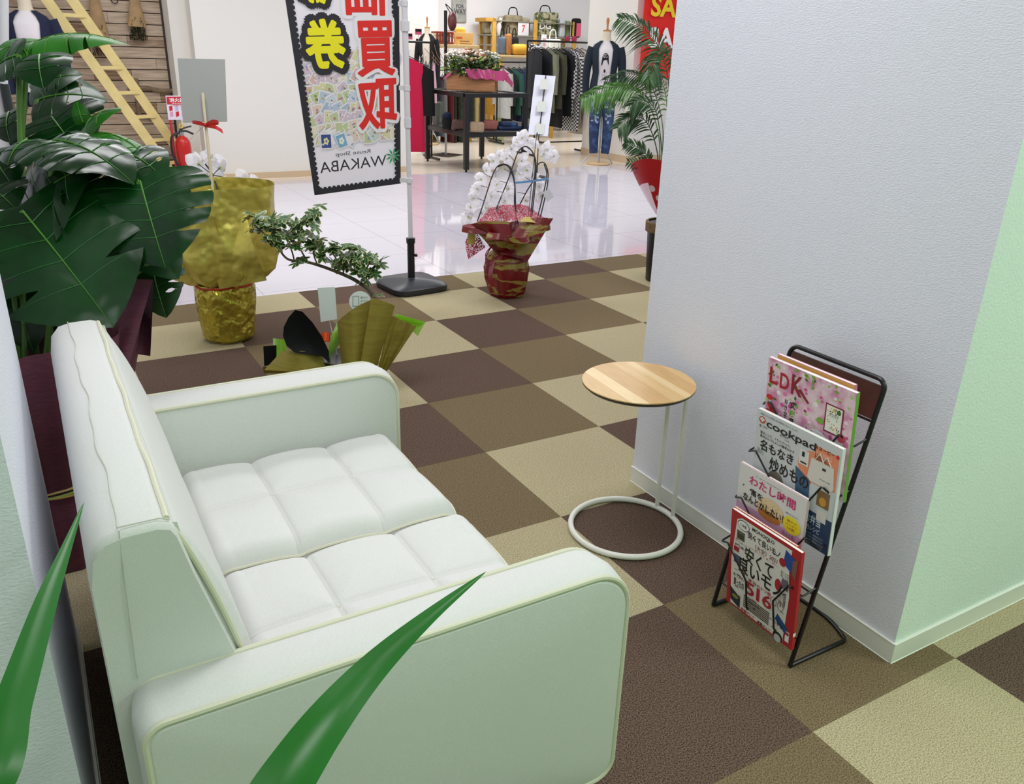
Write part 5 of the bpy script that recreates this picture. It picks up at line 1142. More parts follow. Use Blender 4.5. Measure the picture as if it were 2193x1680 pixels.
# stand with square foot below the table, bag hanging from its black top
q = Z(955, 333); cs = thing('coat_stand', 'tall stand with square steel foot behind the black table', 'stand', (q.x, q.y, 0))
mb = MB(); mb.rbox((q.x-.17, q.y-.17, .0), (q.x+.17, q.y+.17, .014), .004, mat('brushed_steel_plate', '#5f5750', .25, metal=.8), rot=Matrix.Rotation(.5, 3, 'Z')); mb.build('foot_plate', cs)
tpz = Hh(942, 22, q).z; mb = MB(); mb.tube([(q.x, q.y, .01), (q.x, q.y, 1.0)], .016, CHR, 12); mb.build('lower_pole', cs)
mb = MB(); mb.tube([(q.x, q.y, 1.0), (q.x, q.y, tpz)], .022, BLACKM, 12); mb.build('upper_pole', cs)
q2 = Vector((q.x+.085, q.y-.02, Hh(951, 45, q).z)); mb = MB(); mb.ball(q2, (.06, .05, .12), mat('brown_patent', '#5b2a2a', .3, noise=.4, nscale=10), 16, 10); mb.tube(catmull([q2+Vector((-.03, 0, .10)), q2+Vector((-.085, .02, .20)), q2+Vector((.03, 0, .10))], 6), .006, BLKC, 6); tag(mb.build('hanging_bag', loc=q2), 'maroon handbag hanging high on the black pole', 'bag')
# price card on a stick (white sign board before the table's right leg)
sg = thing('sign_board', 'white narrow board with taped stick standing right of the black table', 'sign', (3.34, 3.9, 0))
ds = 9.4; mb = MB(); Q_ = [D(1131, 288, ds), D(1173, 292, ds), D(1190, 163, ds+.1), D(1146, 160, ds+.1)]; mb.ext(Q_, FWD*.006, mat('sign_white', '#d9dae6', .5)); mb.build('board', sg, 0)
mb = MB(); a, b_ = D(1153, 300, ds-.015), D(1169, 162, ds+.085); mb.tube([a, b_], .007, BLACKM, 8); 
c_f = Vector((D(1150, 360, ds+.05).x, D(1150, 360, ds+.05).y, 0)); mb.build('stick', sg)
mb = MB(); TPm = mat('cream_tape', '#ccd0c8', .6)
for (x0, y0) in ((1165, 180), (1159, 228), (1155, 276)): mb.ext([D(x0-10, y0+11, ds-.012), D(x0+9, y0+12, ds-.012), D(x0+12, y0-10, ds+.0), D(x0-7, y0-11, ds+.0)], tc3*.002, TPm)
mb.build('tape', sg, 0)
a = D(1153, 300, ds-.015); mb = MB(); mb.tube([a, Vector((a.x, a.y, .02))], .006, BLACKM, 8); mb.lathe([(.10, .0), (.10, .012), (.01, .02)], (a.x, a.y, 0), BLACKM, 24); mb.build('foot', sg)
# ------------------------------------------------------------------ racks
def rack(label, x0, x1, y, z, col=BLACKM, z0=.0):
    t = thing('clothes_rack', label, 'clothes rack', ((x0+x1)/2, y, 0))
    mb = MB(); mb.tube([(x0, y, z), (x1, y, z)], .013, col, 10); mb.build('rail', t)
    for x in (x0, x1):
        mb = MB(); mb.tube([(x, y, .03), (x, y, z)], .013, col, 10); mb.build('post', t)
        mb = MB(); mb.tube([(x, y-.24, .02), (x, y+.24, .02)], .014, col, 10); mb.build('foot', t)
    mb = MB(); mb.tube([(x0, y, .16), (x1, y, .16)], .010, col, 8); mb.build('lower_bar', t); return t
CHK = bpy.data.materials.new('gingham_cloth'); CHK.use_nodes = True; nt = CHK.node_tree; b = nt.nodes['Principled BSDF']
tc = nt.nodes.new('ShaderNodeTexCoord'); ck = nt.nodes.new('ShaderNodeTexChecker'); ck.inputs['Scale'].default_value = 42; ck.inputs[1].default_value = (.02, .02, .02, 1); ck.inputs[2].default_value = (.75, .75, .75, 1)
mp = nt.nodes.new('ShaderNodeMapping'); mp.inputs['Scale'].default_value = (.01, 1, 1); nt.links.new(tc.outputs['Object'], mp.inputs[0]); nt.links.new(mp.outputs[0], ck.inputs[0]); nt.links.new(ck.outputs[0], b.inputs['Base Color'])
def cl(c, n=.08): return mat('cloth_'+c[1:], c, .9, noise=n, nscale=25)
RY_ = 5.95; rz = Y(1215, 90, RY_).z; xa, xb = Y(1130, 90, RY_).x, Y(1258, 90, RY_).x
rack('black clothes rack of dark and checked tops beside the jeans mannequin', xa, xb+.05, RY_, rz)
gs = [('#16181d', .80, 'black jacket, leftmost on the rack beside the jeans mannequin', 0), ('#12151a', .95, 'long black coat second on the rack beside the jeans mannequin', 0), ('#7f816c', .85, 'olive grey jacket on the rack beside the jeans mannequin', .5), ('#4a4a38', .8, 'dark olive jacket behind the olive grey one', .5), ('#121215', 1.05, 'black dress with white piping in the middle of the rack', 0),
      ('#0e0e12', .9, 'black blouse just left of the checked shirts', .4), (None, .85, 'black and white gingham shirt on the rack', .55), (None, 1.1, 'long black and white checked dress on the rack', .5), ('#a59a94', 1.0, 'taupe long sleeved knit right of the checked pieces', .6), ('#c9bcae', 1.15, 'beige long coat nearest the jeans mannequin', .6)]
xs = [Y(px, 110, RY_).x for px in (1146, 1160, 1175, 1186, 1196, 1205, 1214, 1224, 1236, 1246)]
for i, (c, h, l, sl) in enumerate(gs): garment('top', l, (xs[i], RY_, rz-.06), (-.2, 1, 0) if i % 2 else (.05, 1, 0), .44, h, CHK if c is None else cl(c), 'tops on the right hand rack', sleeve=sl, seed=i, depth=.06)
# second rack, further back
R2Y = 7.4; rz2 = Y(1105, 133, R2Y).z; rack('black clothes rack of shirts behind the white sign board', Y(1066, 133, R2Y).x, Y(1150, 133, R2Y).x, R2Y, rz2)
g2 = [('#b9bcb8', .75, 'pale grey shirt leftmost on the rack behind the sign board'), ('#1b2024', .95, 'black cardigan on the rack behind the sign board'), ('#2e5a4c', .7, 'bottle green jumper on the rack behind the sign board'), ('#252b58', .8, 'indigo blouse on the rack behind the sign board'), ('#3c466b', .75, 'navy patterned blouse on the rack behind the sign board'), ('#dfe2e8', .95, 'white blouse on the rack behind the sign board'), ('#b8c8bf', .8, 'mint shirt nearest the sign board')]
for i, (c, h, l) in enumerate(g2):
    x = Y(1078+11.5*i, 140, R2Y).x; garment('shirt', l, (x, R2Y, rz2-.06), (.1 if i % 2 else -.1, 1, 0), .42, h, cl(c), 'shirts on the middle rack', sleeve=.45, seed=20+i, depth=.06)
# third rack behind the banner pole: red and black dresses
R3Y = 5.9; rz3 = Y(890, 90, R3Y).z; rack('clothes rack behind the white banner pole', Y(840, 92, R3Y).x, Y(922, 92, R3Y).x, R3Y, rz3)
RDC = mat('crimson_cloth', '#d0134a', .8); 
wd_ = (RIGHT.x, RIGHT.y, 0)
g = Y(876, 118, 5.55); garment('dress', 'long crimson dress hanging behind the white banner pole', g, wd_, .36, 1.12, RDC, sleeve=.0, seed=41, depth=.08, flare=1.0)
g = Y(901, 132, 5.5); garment('dress', 'sleeveless black dress hanging left of the black table', g, wd_, .34, .62, BLKC, seed=42, depth=.08, flare=1.0)
g = Y(905, 95, 7.0); mb = MB()
for i, (x, c, h, l) in enumerate(((912, '#8f8f7c', .9, 'khaki shirt hanging between the black dress and the flower box'), (920, '#cfd3e2', .95, 'pale blue shirt hanging left of the flower box'), (928, '#e8b9cc', .9, 'pale pink shirt hanging left of the flower box'), (905, '#e9e4e2', 1.35, 'long white skirt hanging behind the black dress'))):
    garment('shirt', l, Y(x, 128, 6.4), (.5, .8, 0), .36, h, cl(c), 'clothes left of the flower box', seed=50+i, sleeve=0, depth=.06)
R4Y = 7.8; rz4 = Y(965, 150, R4Y).z; rack('low clothes rack seen through the black table', Y(915, 150, R4Y).x, Y(1060, 150, R4Y).x, R4Y, rz4)
for i, (x, c, h) in enumerate(((925, '#2c2f22', .95), (937, '#5a6068', .9), (948, '#9b6a72', .8), (958, '#5c2024', 1.0), (968, '#2d3324', 1.1), (978, '#32382c', 1.1), (990, '#6d706c', 1.0), (1000, '#23262a', .9), (1014, '#b9ae7a', .95), (1048, '#b5862e', .6), (1070, '#cfd6a6', 1.05))):
    nm = ('dark olive', 'slate', 'dusty rose', 'maroon', 'leaf patterned', 'second leaf patterned', 'grey', 'black', 'straw coloured', 'mustard', 'pale lime')[i]
    garment('garment', nm+' garment seen through the black table frame', Y(x, 158, R4Y), (.12*(-1)**i, 1, 0), .4, h, cl(c, .35 if 'leaf' in nm else .08), 'clothes seen through the black table', seed=60+i, depth=.07)
# ------------------------------------------------------------------ shelf unit on the far wall
HW = mat('yellow_pine', '#d0a044', .55, noise=.08, nscale=8); SY = 9.2
def sx_(px): return Y(px, 70, SY).x
zt = Y(1040, 38, SY).z; 
sh = thing('shelf_unit', 'yellow pine open shelf unit against the far white wall', 'shelf unit', (sx_(1130), SY, 0))
for px in (1032, 1050, 1138, 1222):
    yy = SY-.15 if px != 1032 else SY+.2; mb = MB(); x = sx_(px) if px != 1032 else Y(1032, 40, SY+.2).x; mb.rbox((x-.035, yy, 0), (x+.035, yy+.05, zt), .004, HW); mb.build('post', sh)
for px in (1060, 1222):
    mb = MB(); x = sx_(px); mb.rbox((x-.03, SY+.2, 0), (x+.03, SY+.25, zt), .004, HW); mb.build('post', sh)
mb = MB(); x0, x1 = sx_(1035), sx_(1050); mb.rbox((x0-.03, SY-.15, zt-.06), (x1+.03, SY+.25, zt), .004, HW); mb.build('end_cap', sh)
zz = [Y(1100, 76, SY).z, Y(1100, 97, SY).z, .9, .45, .12, zt-.03]
for z in zz: mb = MB(); mb.rbox((sx_(1034), SY-.14, z-.02), (sx_(1225), SY+.2, z), .003, mat('grey_shelf_board', '#8c8878', .6)); mb.build('shelf', sh)
z1 = zz[0]
KH = mat('khaki_canvas', '#8f8468', .8, noise=.3, nscale=12); CAMO = mat('camouflage_cloth', '#4f5a3a', .85, noise=1, col2='#b3ad8c', nscale=14, lo=.45, hi=.55)
def item(name, cat, label, px0, px1, ztop, y, m, z0=None, d=.16, r=.04, group=None, extra=None):
    z0 = z1+.002 if z0 is None else z0; x0, x1 = Y(px0, 70, y).x, Y(px1, 70, y).x; t = thing(name, label, cat, ((x0+x1)/2, y, z0), group)
    mb = MB(); mb.rbox((x0, y-d/2, z0), (x1, y+d/2, ztop), r, m, 4); mb.build('body', t)
    if extra: extra(t, x0, x1, ztop, y)
    return t
def handle(t, x0, x1, zt_, y, m=BLKC, h=.12):
    mb = MB(); xm, w = (x0+x1)/2, (x1-x0)*.3; mb.tube(catmull([Vector((xm-w, y, zt_-.03)), Vector((xm-w*.7, y, zt_+h*.8)), Vector((xm, y, zt_+h)), Vector((xm+w*.7, y, zt_+h*.8)), Vector((xm+w, y, zt_-.03))], 5), .009, m, 7); mb.build('handle', t)
item('bag', 'bag', 'khaki canvas backpack in the left bay of the pine shelf', 1080, 1115, z1+.32, SY, KH, extra=lambda *a: handle(*a))
item('bag', 'bag', 'small khaki bag at the left end of the pine shelf', 1034, 1048, z1+.26, SY+.05, KH)
item('bag', 'bag', 'large beige bag filling the back of the left bay', 1066, 1133, z1+.30, SY+.12, mat('beige_canvas', '#b0a68c', .8, noise=.25, nscale=10), d=.1)
def dg(t, x0, x1, zt_, y):
    mb = MB(); txt(mb, 'DG', WHT, (x0+.10*(x1-x0), y-.092, zt_-.26), ((x1-x0)*.6, 0, 0), (0, 0, .10), .02); mb.build('lettering', t, 0, weld=False); handle(t, x0, x1, zt_, y)
item('bag', 'bag', 'camouflage tote with two white letters in the right bay of the pine shelf', 1145, 1186, z1+.38, SY, CAMO, extra=dg)
item('bag', 'bag', 'green patterned pouch lying on top of the camouflage tote', 1150, 1190, zt+.14, SY, CAMO, z0=zt+.002, d=.2)
item('bottle_box', 'packet', 'pale packet standing near the right end of the pine shelf', 1197, 1208, z1+.30, SY-.03, mat('pale_packet', '#cdd3d8', .5), d=.08, r=.02)
item('bag', 'bag', 'sage green bag at the right end of the pine shelf', 1190, 1218, z1+.28, SY+.08, mat('sage_cloth', '#8fa070', .8, noise=.3, nscale=10))
item('bag', 'bag', 'black bag with pink price tag hanging right of the pine shelf', 1226, 1240, z1+.32, SY-.1, BLKC, extra=lambda t, a, b_, c, y: (lambda mb: (quad(mb, (a+.02, y-.09, c-.30), (b_-a-.04, 0, 0), (0, 0, .22), flat('#e0607f')), mb.build('price_tag', t, 0)))(MB()))
t = item('sign_card', 'sign', 'white card with red figure seven on the pine shelf', 1109, 1132, z1+.22, SY-.12, WHITE, d=.01, r=.002, extra=lambda t, a, b_, c, y: (lambda mb: (txt(mb, '7', flat('#d8474f'), (a+.35*(b_-a), y-.008, c-.17), ((b_-a)*.3, 0, 0), (0, 0, .12), .02), mb.build('figure', t, 0, weld=False)))(MB()))
for k, px in enumerate((1056, 1068)):
    p = Y(px, 62, SY-.08); mb = MB(); mb.ball((p.x, p.y, z1+.10), (.05, .05, .13), TEE, 12, 8); mb.ball((p.x+.02, p.y-.02, z1+.22), (.03, .04, .05), TEE, 10, 6); tag(mb.build('white_shoe', loc=(p.x, p.y, z1)), ('white shoe propped left of the pair on the pine shelf', 'white shoe propped beside the khaki backpack')[k], 'shoe', 'white shoes on the pine shelf')
# pine display counter in front of the shelf with its goods
CY = 7.9; cz = Y(1130, 119, CY).z; cx0, cx1 = Y(1068, 119, CY).x, Y(1192, 119, CY).x
ct = thing('display_counter', 'pale wooden display table holding the yellow bag', 'table', ((cx0+cx1)/2, CY, 0))
mb = MB(); mb.rbox((cx0, CY-.05, cz-.04), (cx1, CY+.45, cz), .005, mat('pale_oak', '#cfb27c', .5)); mb.build('tabletop', ct)
for x in (cx0+.04, cx1-.04):
    for y in (CY, CY+.4): mb = MB(); mb.rbox((x-.025, y-.025, 0), (x+.025, y+.025, cz-.04), .004, HW); mb.build('leg', ct)
def zat(px, py): return Y(px, py, CY+.05).z
item('bag', 'bag', 'slate blue tapered bag at the left end of the pale wooden table', 1070, 1082, zat(1075, 78), CY+.1, cl('#5b6878'), z0=cz+.002, extra=handle)
item('bag', 'bag', 'tan leather bag on the pale wooden table', 1083, 1093, zat(1090, 72), CY+.05, cl('#a8713a'), z0=cz+.002, extra=handle)
item('bag', 'bag', 'black bag behind the yellow bag', 1095, 1108, zat(1100, 78), CY+.25, BLKC, z0=cz+.002, extra=handle)
item('bag', 'bag', 'mustard yellow cylindrical bag on the pale wooden table', 1096, 1130, zat(1110, 94), CY+.03, mat('mustard_leather', '#d8a12c', .5), z0=cz+.002, r=.07)
item('box', 'box', 'black and white floral box right of the yellow bag', 1132, 1158, zat(1145, 95), CY+.1, mat('floral_print', '#1a1a1c', .7, noise=1, col2='#d8d8da', nscale=30, lo=.5, hi=.52), z0=cz+.002, r=.01)
item('sign_card', 'sign', 'tall narrow white price strip with pink print on the pale wooden table', 1160, 1171, zat(1165, 74), CY, WHITE, z0=cz+.002, d=.01, r=.002, extra=lambda t, a, b_, c, y: (lambda mb: ([txt(mb, s, flat('#e0608a'), (a+.2*(b_-a), y-.008, c-.10-.07*i), ((b_-a)*.6, 0, 0), (0, 0, .05)) for i, s in enumerate('特価品')], mb.build('lettering', t, 0, weld=False)))(MB()))
item('bag', 'bag', 'white handbag with curved handle on the pale wooden table', 1172, 1197, zat(1185, 84), CY+.05, mat('cream_bag', '#e3e4d8', .6), z0=cz+.002, r=.02, extra=lambda *a: handle(*a, m=mat('cream_bag', '#e3e4d8', .6), h=.14))
p = Y(1222, 97, RY_); p.z = rz+.04; t = thing('sunglasses', 'pink tinted sunglasses perched on the rail of the right hand rack', 'sunglasses', p)
for s in (-1, 1): mb = MB(); mb.ball(p+Vector((.055*s, 0, 0)), (.045, .012, .04), flat('#b3305a'), 12, 8); mb.build('lens', t)
mb = MB(); mb.tube([p+Vector((-.1, 0, .02)), p+Vector((0, 0, .03)), p+Vector((.1, 0, .02)), p+Vector((.1, .1, .0))], .005, BLACKM, 6); mb.build('frame', t)
# goods on the left counter behind the flowers
LY = 7.6; lz = Y(960, 95, LY).z; lx0, lx1 = Y(930, 95, LY).x, Y(1020, 95, LY).x
t = thing('display_counter', 'pale display counter behind the flower box', 'table', ((lx0+lx1)/2, LY, 0)); mb = MB(); mb.rbox((lx0, LY-.1, lz-.05), (lx1, LY+.4, lz), .005, mat('pale_oak', '#cfb27c', .5)); mb.build('tabletop', t)
for x in (lx0+.04, lx1-.04): mb = MB(); mb.rbox((x-.03, LY+.1, 0), (x+.03, LY+.16, lz-.05), .004, HW); mb.build('leg', t)
def card(t, a, b_, c, y):
    mb = MB()
    quad(mb, (a+.12*(b_-a), y-.01, c-.085), ((b_-a)*.3, 0, 0), (0, 0, .026), flat('#d0572c'))
    for i, wv in enumerate((.5, .62, .45)): quad(mb, (a+.3*(b_-a), y-.01, c-.12-.035*i), ((b_-a)*wv, 0, 0), (0, 0, .008), flat('#6d5430'))
    mb.add([(a+.14*(b_-a)+.028*math.cos(q), y-.01, c-.19+.03*math.sin(q)) for q in [k*.5236 for k in range(12)]], [list(range(12))], flat('#6b4a2a')); merge(kid(t, 'body'), mb)
item('kraft_card', 'sign', 'tan printed card leaning behind the flowers', 972, 1013, Y(990, 70, LY).z, LY, mat('kraft_card', '#d9ad68', .7), z0=lz+.002, d=.012, r=.003, extra=card)
p = Y(985, 66, LY+.3); mb = MB(); mb.lathe([(.16, 0), (.16, .008), (.09, .012), (.085, .07), (.05, .10), (.01, .105)], (p.x, p.y, p.z-.05), mat('straw_yellow', '#c9a23c', .8), 28); tag(mb.build('straw_hat', loc=(p.x, p.y, p.z-.05)), 'yellow round hat on a tray above the tan card', 'hat')
mb = MB(); mb.rbox((p.x-.38, p.y-.12, p.z-.085), (p.x+.05, p.y+.15, p.z-.052), .006, mat('pale_oak', '#cfb27c', .5)); mb.tube([(p.x-.3, p.y, lz), (p.x-.3, p.y, p.z-.08)], .012, HW, 8); mb.tube([(p.x-.05, p.y, lz), (p.x-.05, p.y, p.z-.08)], .012, HW, 8); tag(mb.build('raised_tray', loc=(p.x, p.y, lz)), 'raised pale wooden tray carrying the yellow hat', 'tray')
p = Y(948, 90, LY); t = thing('red_basket', 'dark red slatted basket behind the flowers', 'basket', (p.x, p.y, lz)); R2 = mat('red_lacquer', '#8c2a1c', .5)
mb = MB()
for k in range(6): x = p.x-.12+.048*k; mb.rbox((x-.012, p.y-.08, lz+.002), (x+.012, p.y-.06, lz+.15), .003, R2)
for z in (.0, .14): mb.rbox((p.x-.14, p.y-.085, lz+z+.002), (p.x+.14, p.y+.10, lz+z+.03), .004, R2)
mb.build('slats', t)
mb = MB(); mb.rbox((p.x-.10, p.y-.04, lz+.03), (p.x+.10, p.y+.06, lz+.13), .02, mat('cream_cloth_roll', '#e0cbb0', .8)); mb.build('cloth_lining', t)
p = Y(965, 92, LY+.05); mb = MB()
for k in range(5): mb.tube([(p.x+(.10+.022*k)*math.cos(a), p.y, lz+.0+(.10+.022*k)*math.sin(a)+.004) for a in [math.pi*q/12 for q in range(13)]], .007, flat(('#6f7f93', '#c9a08a', '#3d4652', '#b8c4d0', '#8c5a48')[k]), 6)
tag(mb.build('hair_bands', loc=(p.x, p.y, lz)), 'set of arched striped bands between the basket and the tan card', 'bands')
# wall sign
p0_, p1_ = Y(967, 48, 8.15), Y(999, 48, 8.15); WY = BWY-.02
a, b_ = Y(968, 47, WY), Y(998, 47, WY); t = thing('wall_sign', 'grey weathered sign with dark words ending in WAY on the far wall', 'sign', a); mb = MB()
mb.rbox((a.x, WY-.02, a.z), (b_.x, WY+.01, a.z+.62), .008, mat('grey_sign_board', '#a9aaa4', .8, noise=.15, nscale=10)); mb.build('board', t)
mb = MB(); SI = flat('#4a4c50'); w_ = b_.x-a.x
for s, z0, h, u0, u1 in (('WAY', .12, .09, .10, .95), ('FOR', .22, .06, .25, .80), ('IS NOT A', .37, .04, .15, .85)): txt(mb, s, SI, (a.x+u0*w_, WY-.024, a.z+z0), ((u1-u0)*w_, 0, 0), (0, 0, h), .02)
mb.build('lettering', t, 0, weld=False)
# pink price cards at the left rack
for i, (x, y) in enumerate(((896, 68), (876, 78))):
    p = Y(x, y, 6.0); t = thing('price_card', ('pink and black price card above the left rack', 'pink price card beside the banner pole')[i], 'price card', p, 'pink price cards'); mb = MB(); mb.box((p.x-.045, p.y-.003, p.z-.035), (p.x+.045, p.y, p.z+.035), flat('#df5b86')); mb.build('card', t, 0); mb = MB(); mb.box((p.x-.04, p.y-.006, p.z), (p.x+.04, p.y-.003, p.z+.03), BLKC); mb.build('printed_band', t, 0)
    mb = MB(); mb.tube([(p.x, p.y, p.z-.035), (p.x, p.y, rz3)], .003, CHR, 6); mb.build('clip_stem', t)
# ------------------------------------------------------------------ SALE banner in front of the pillar
SR = mat('sale_red', '#e01b12', .6); t0 = Y(1368, 166, 4.45); t1 = Y(1366, 0, 4.45)
sb = thing('sale_banner', 'red hanging banner reading SALE in yellow and white', 'banner', (t0.x+.35, 4.45, t0.z))
mb = MB(); xl, zb = t0.x, t0.z
mb.grid(lambda u, v: Vector((xl+.86*u, 4.45+.012*math.sin(5*u+2*v), zb+1.75*v)), 12, 10, SR); mb.build('cloth', sb, 180)
mb = MB(); zA = Y(1390, 102, 4.44).z; zB = Y(1390, 35, 4.44).z; xs_ = Y(1388, 80, 4.44).x
for i, (z_, m_) in enumerate(((zA, WHT), (zB, mat('sale_yellow', '#f2d21c', .5)), (zB+(zB-zA), WHT))): mb = MB(); txt(mb, 'SALE', m_, (xs_, 4.425, z_), (.72, 0, 0), (0, 0, .235), .03); mb.build('lettering', sb, 0, weld=False)
mb = MB(); mb.tube([(xl-.02, 4.45, zb+1.75), (xl+.88, 4.45, zb+1.75)], .012, WPL, 8); mb.tube([(xl+.90, 4.47, .02), (xl+.90, 4.47, zb+1.8)], .014, WPL, 10); mb.lathe([(.2, 0), (.2, .04), (.03, .05)], (xl+.90, 4.47, 0), BF, 28); mb.build('stand', sb)
# ------------------------------------------------------------------ left background
LAD = mat('yellow_ladder_wood', '#e3cf8c', .55, noise=.06, nscale=8)
ld = thing('ladder', 'pale yellow wooden ladder leaning along the plank wall', 'ladder', Z(368, 376))
fy_, ry_ = 5.00, 5.16; A0, A1 = Y(369, 372, fy_), Y(97, -5, fy_); dv = (A1-A0)
A0 = A0+dv*(-A0.z/dv.z); dv = dv.normalized(); off = Vector((.225, .12, 0)); side = Vector((0, 1, 0)).cross(dv).normalized()
def beam(mb, a, b_, w, d, m):
    t_ = (b_-a).normalized(); s_ = Vector((0, 1, 0)).cross(t_).normalized()*w/2; q = Vector((0, d, 0)); mb.add([a-s_, a+s_, a+s_+q, a-s_+q, b_-s_, b_+s_, b_+s_+q, b_-s_+q], [(0, 1, 2, 3), (4, 5, 6, 7), (0, 1, 5, 4), (1, 2, 6, 5), (2, 3, 7, 6), (3, 0, 4, 7)], m)
for k, o_ in enumerate((Vector((0, 0, 0)), off)): mb = MB(); beam(mb, A0+o_, A0+o_+dv*2.5, .092, .025, LAD); mb.build('side_rail', ld, 0)
for k in range(9):
    p = A0+dv*(.20+.26*k); mb = MB(); mb.add([p+Vector((0, 0, z))+q for z in (-.016, .016) for q in (Vector((-.02, .006, 0)), Vector((.04, .006, 0)), off+Vector((.03, 0, 0)), off+Vector((-.03, 0, 0)))], [(0, 1, 2, 3), (4, 5, 6, 7), (0, 1, 5, 4), (1, 2, 6, 5), (2, 3, 7, 6), (3, 0, 4, 7)], LAD); mb.build('rung', ld, 0)
# dried bouquets on the wall
def bouq(lbl, pts, col, flc, gx):
    P0, P1 = Y(pts[0][0], pts[0][1], PBY-.05), Y(pts[1][0], pts[1][1], PBY-.05); t = thing('dried_bouquet', lbl, 'dried bouquet', P0, 'dried bouquets on the plank wall')
    ax = (P1-P0); L_ = ax.length; ax.normalize(); s_ = ax.cross(Vector((0, 1, 0))).normalized(); mb = MB()
    mb.grid(lambda u, v: P0+ax*(L_*.72*v)+s_*((.035+.055*v)*math.cos(math.pi*2*u))+Vector((0, -.045*(.4+v)*math.sin(math.pi*2*u)-.02, 0)), 20, 6, mat('kraft_wrap', '#a88a62', .8, noise=.12, nscale=12), cu=True); mb.build('kraft_wrap', t, 60)
    mb = MB(); r_ = random.Random(gx)
    for i in range(420):
        u, w, v = r_.uniform(-1, 1), r_.uniform(-1, 1), r_.uniform(.5, 1); p = P0+ax*(L_*v)+s_*(.085*u*v)+Vector((0, -.04+.03*w, 0)); d = (ax+s_*r_.uniform(-.6, .6)+Vector((0, r_.uniform(-.6, .3), 0))).normalized()*.035
        q = d.orthogonal().normalized()*.007; mb.add([p-q, p+q, p+d], [(0, 1, 2)], flc if r_.random() < .7 else col)
    mb.build('dried_flowers', t, 0, weld=False)
bouq('dried bouquet in kraft paper hanging nearest the wall edge, dark green tips', ((286, -12), (296, 84)), flat('#6d6a3a'), flat('#22291a'), 1)
bouq('dried bouquet in kraft paper hanging behind the monstera leaf, brown tips', ((200, -15), (218, 116)), flat('#8a6a52'), flat('#4f3a30'), 2)
p = Y(245, 0, PBY-.03); mb = MB(); mb.tube([(p.x+.03*math.cos(a), p.y, p.z+.03*math.sin(a)) for a in [k*.3927 for k in range(16)]], .005, BLACKM, 6, closed=True); mb.tube([(p.x, p.y+.03, p.z+.04), (p.x, p.y, p.z+.03)], .004, BLACKM, 6); tag(mb.build('wall_ring', loc=p), 'small black iron ring on the plank wall between the bouquets', 'ring')
# rustic lattice on the wall
TRW = mat('driftwood', '#7d6a54', .9, noise=.25, nscale=12); t = thing('driftwood_trellis', 'grey driftwood lattice fixed low on the plank wall', 'trellis', Y(330, 300, PBY-.02)); 
for q in ([(274, 190), (382, 194)], [(291, 168), (300, 252)], [(370, 172), (388, 300)], [(300, 250), (345, 252)], [(330, 302), (390, 300)]):
    mb = MB(); a_, b_ = Y(q[0][0], q[0][1], PBY-.025), Y(q[1][0], q[1][1], PBY-.025); mb.tube(catmull([a_, a_.lerp(b_, .33)+Vector((.004, 0, .012)), a_.lerp(b_, .66)-Vector((.006, 0, .01)), b_], 4), .022, TRW, 8); mb.build('branch', t)
# fire extinguisher and its sign
e0 = Z(402, 396); RX = mat('extinguisher_red', '#c01a14', .3); 
ex = thing('fire_extinguisher', 'red fire extinguisher on a stand at the end of the plank wall', 'fire extinguisher', (e0.x, e0.y, 0))
zc = Hh(405, 300, e0).z; mb = MB(); mb.lathe([(.05, zc-.33), (.072, zc-.31), (.075, zc-.08), (.072, zc-.02), (.05, zc+.02), (.025, zc+.035), (.02, zc+.05)], (e0.x, e0.y, 0), RX, 28); mb.build('cylinder', ex, 50)
mb = MB(); mb.lathe([(.022, zc+.045), (.022, zc+.08)], (e0.x, e0.y, 0), CHR, 14); mb.build('valve', ex)
mb = MB(); mb.tube([(e0.x-.02, e0.y, zc+.09), (e0.x+.05, e0.y, zc+.085), (e0.x+.11, e0.y, zc+.055)], .010, BLACKP, 8); mb.tube([(e0.x-.01, e0.y, zc+.10), (e0.x+.05, e0.y, zc+.12), (e0.x+.10, e0.y, zc+.13)], .008, BLACKP, 8); mb.build('lever', ex)
mb = MB(); mb.tube([(e0.x+.02*math.cos(a), e0.y-.02, zc+.135+.02*math.sin(a)) for a in [k*.5236 for k in range(12)]], .005, flat('#d9b32c'), 6, closed=True); mb.build('safety_pin', ex)
mb = MB(); mb.tube(catmull([Vector((e0.x-.02, e0.y-.01, zc+.075)), Vector((e0.x-.10, e0.y-.02, zc+.03)), Vector((e0.x-.11, e0.y-.03, zc-.12)), Vector((e0.x-.07, e0.y-.05, zc-.25)), Vector((e0.x-.06, e0.y-.06, zc-.34))], 6), .011, BLACKP, 8); mb.build('hose', ex)
mb = MB(); mb.rbox((e0.x-.10, e0.y-.09, 0), (e0.x+.10, e0.y+.10, .05), .015, RX); mb.rbox((e0.x-.07, e0.y+.075, .02), (e0.x+.07, e0.y+.09, .16), .005, RX); mb.tube([(e0.x-.075, e0.y+.09, .03), (e0.x-.075, e0.y+.09, .62)], .012, mat('red_post', '#c4283c', .5), 8)
mb.lathe([(.06, .05), (.06, zc-.325)], (e0.x, e0.y, 0), mat('dark_red_stand', '#7d1a1a', .5), 16); mb.build('stand', ex)
sgp = [Y(359, 257, e0.y+.09), Y(392, 257, e0.y+.09), Y(390, 205, e0.y+.09), Y(356, 205, e0.y+.09)]
w_ = .20; A = sgp[0]; hgt = sgp[3].z-A.z; xl2 = (sgp[0].x+sgp[3].x)/2
mb = MB(); mb.box((xl2, e0.y+.085, A.z), (xl2+w_, e0.y+.09, A.z+hgt), flat('#e3dbe6')); mb.build('sign_board', ex, 0)
mb = MB(); yq = e0.y+.083; quad(mb, (xl2+.006, yq, A.z+hgt*.64), (w_-.012, 0, 0), (0, 0, hgt*.32), flat('#c7162a'))
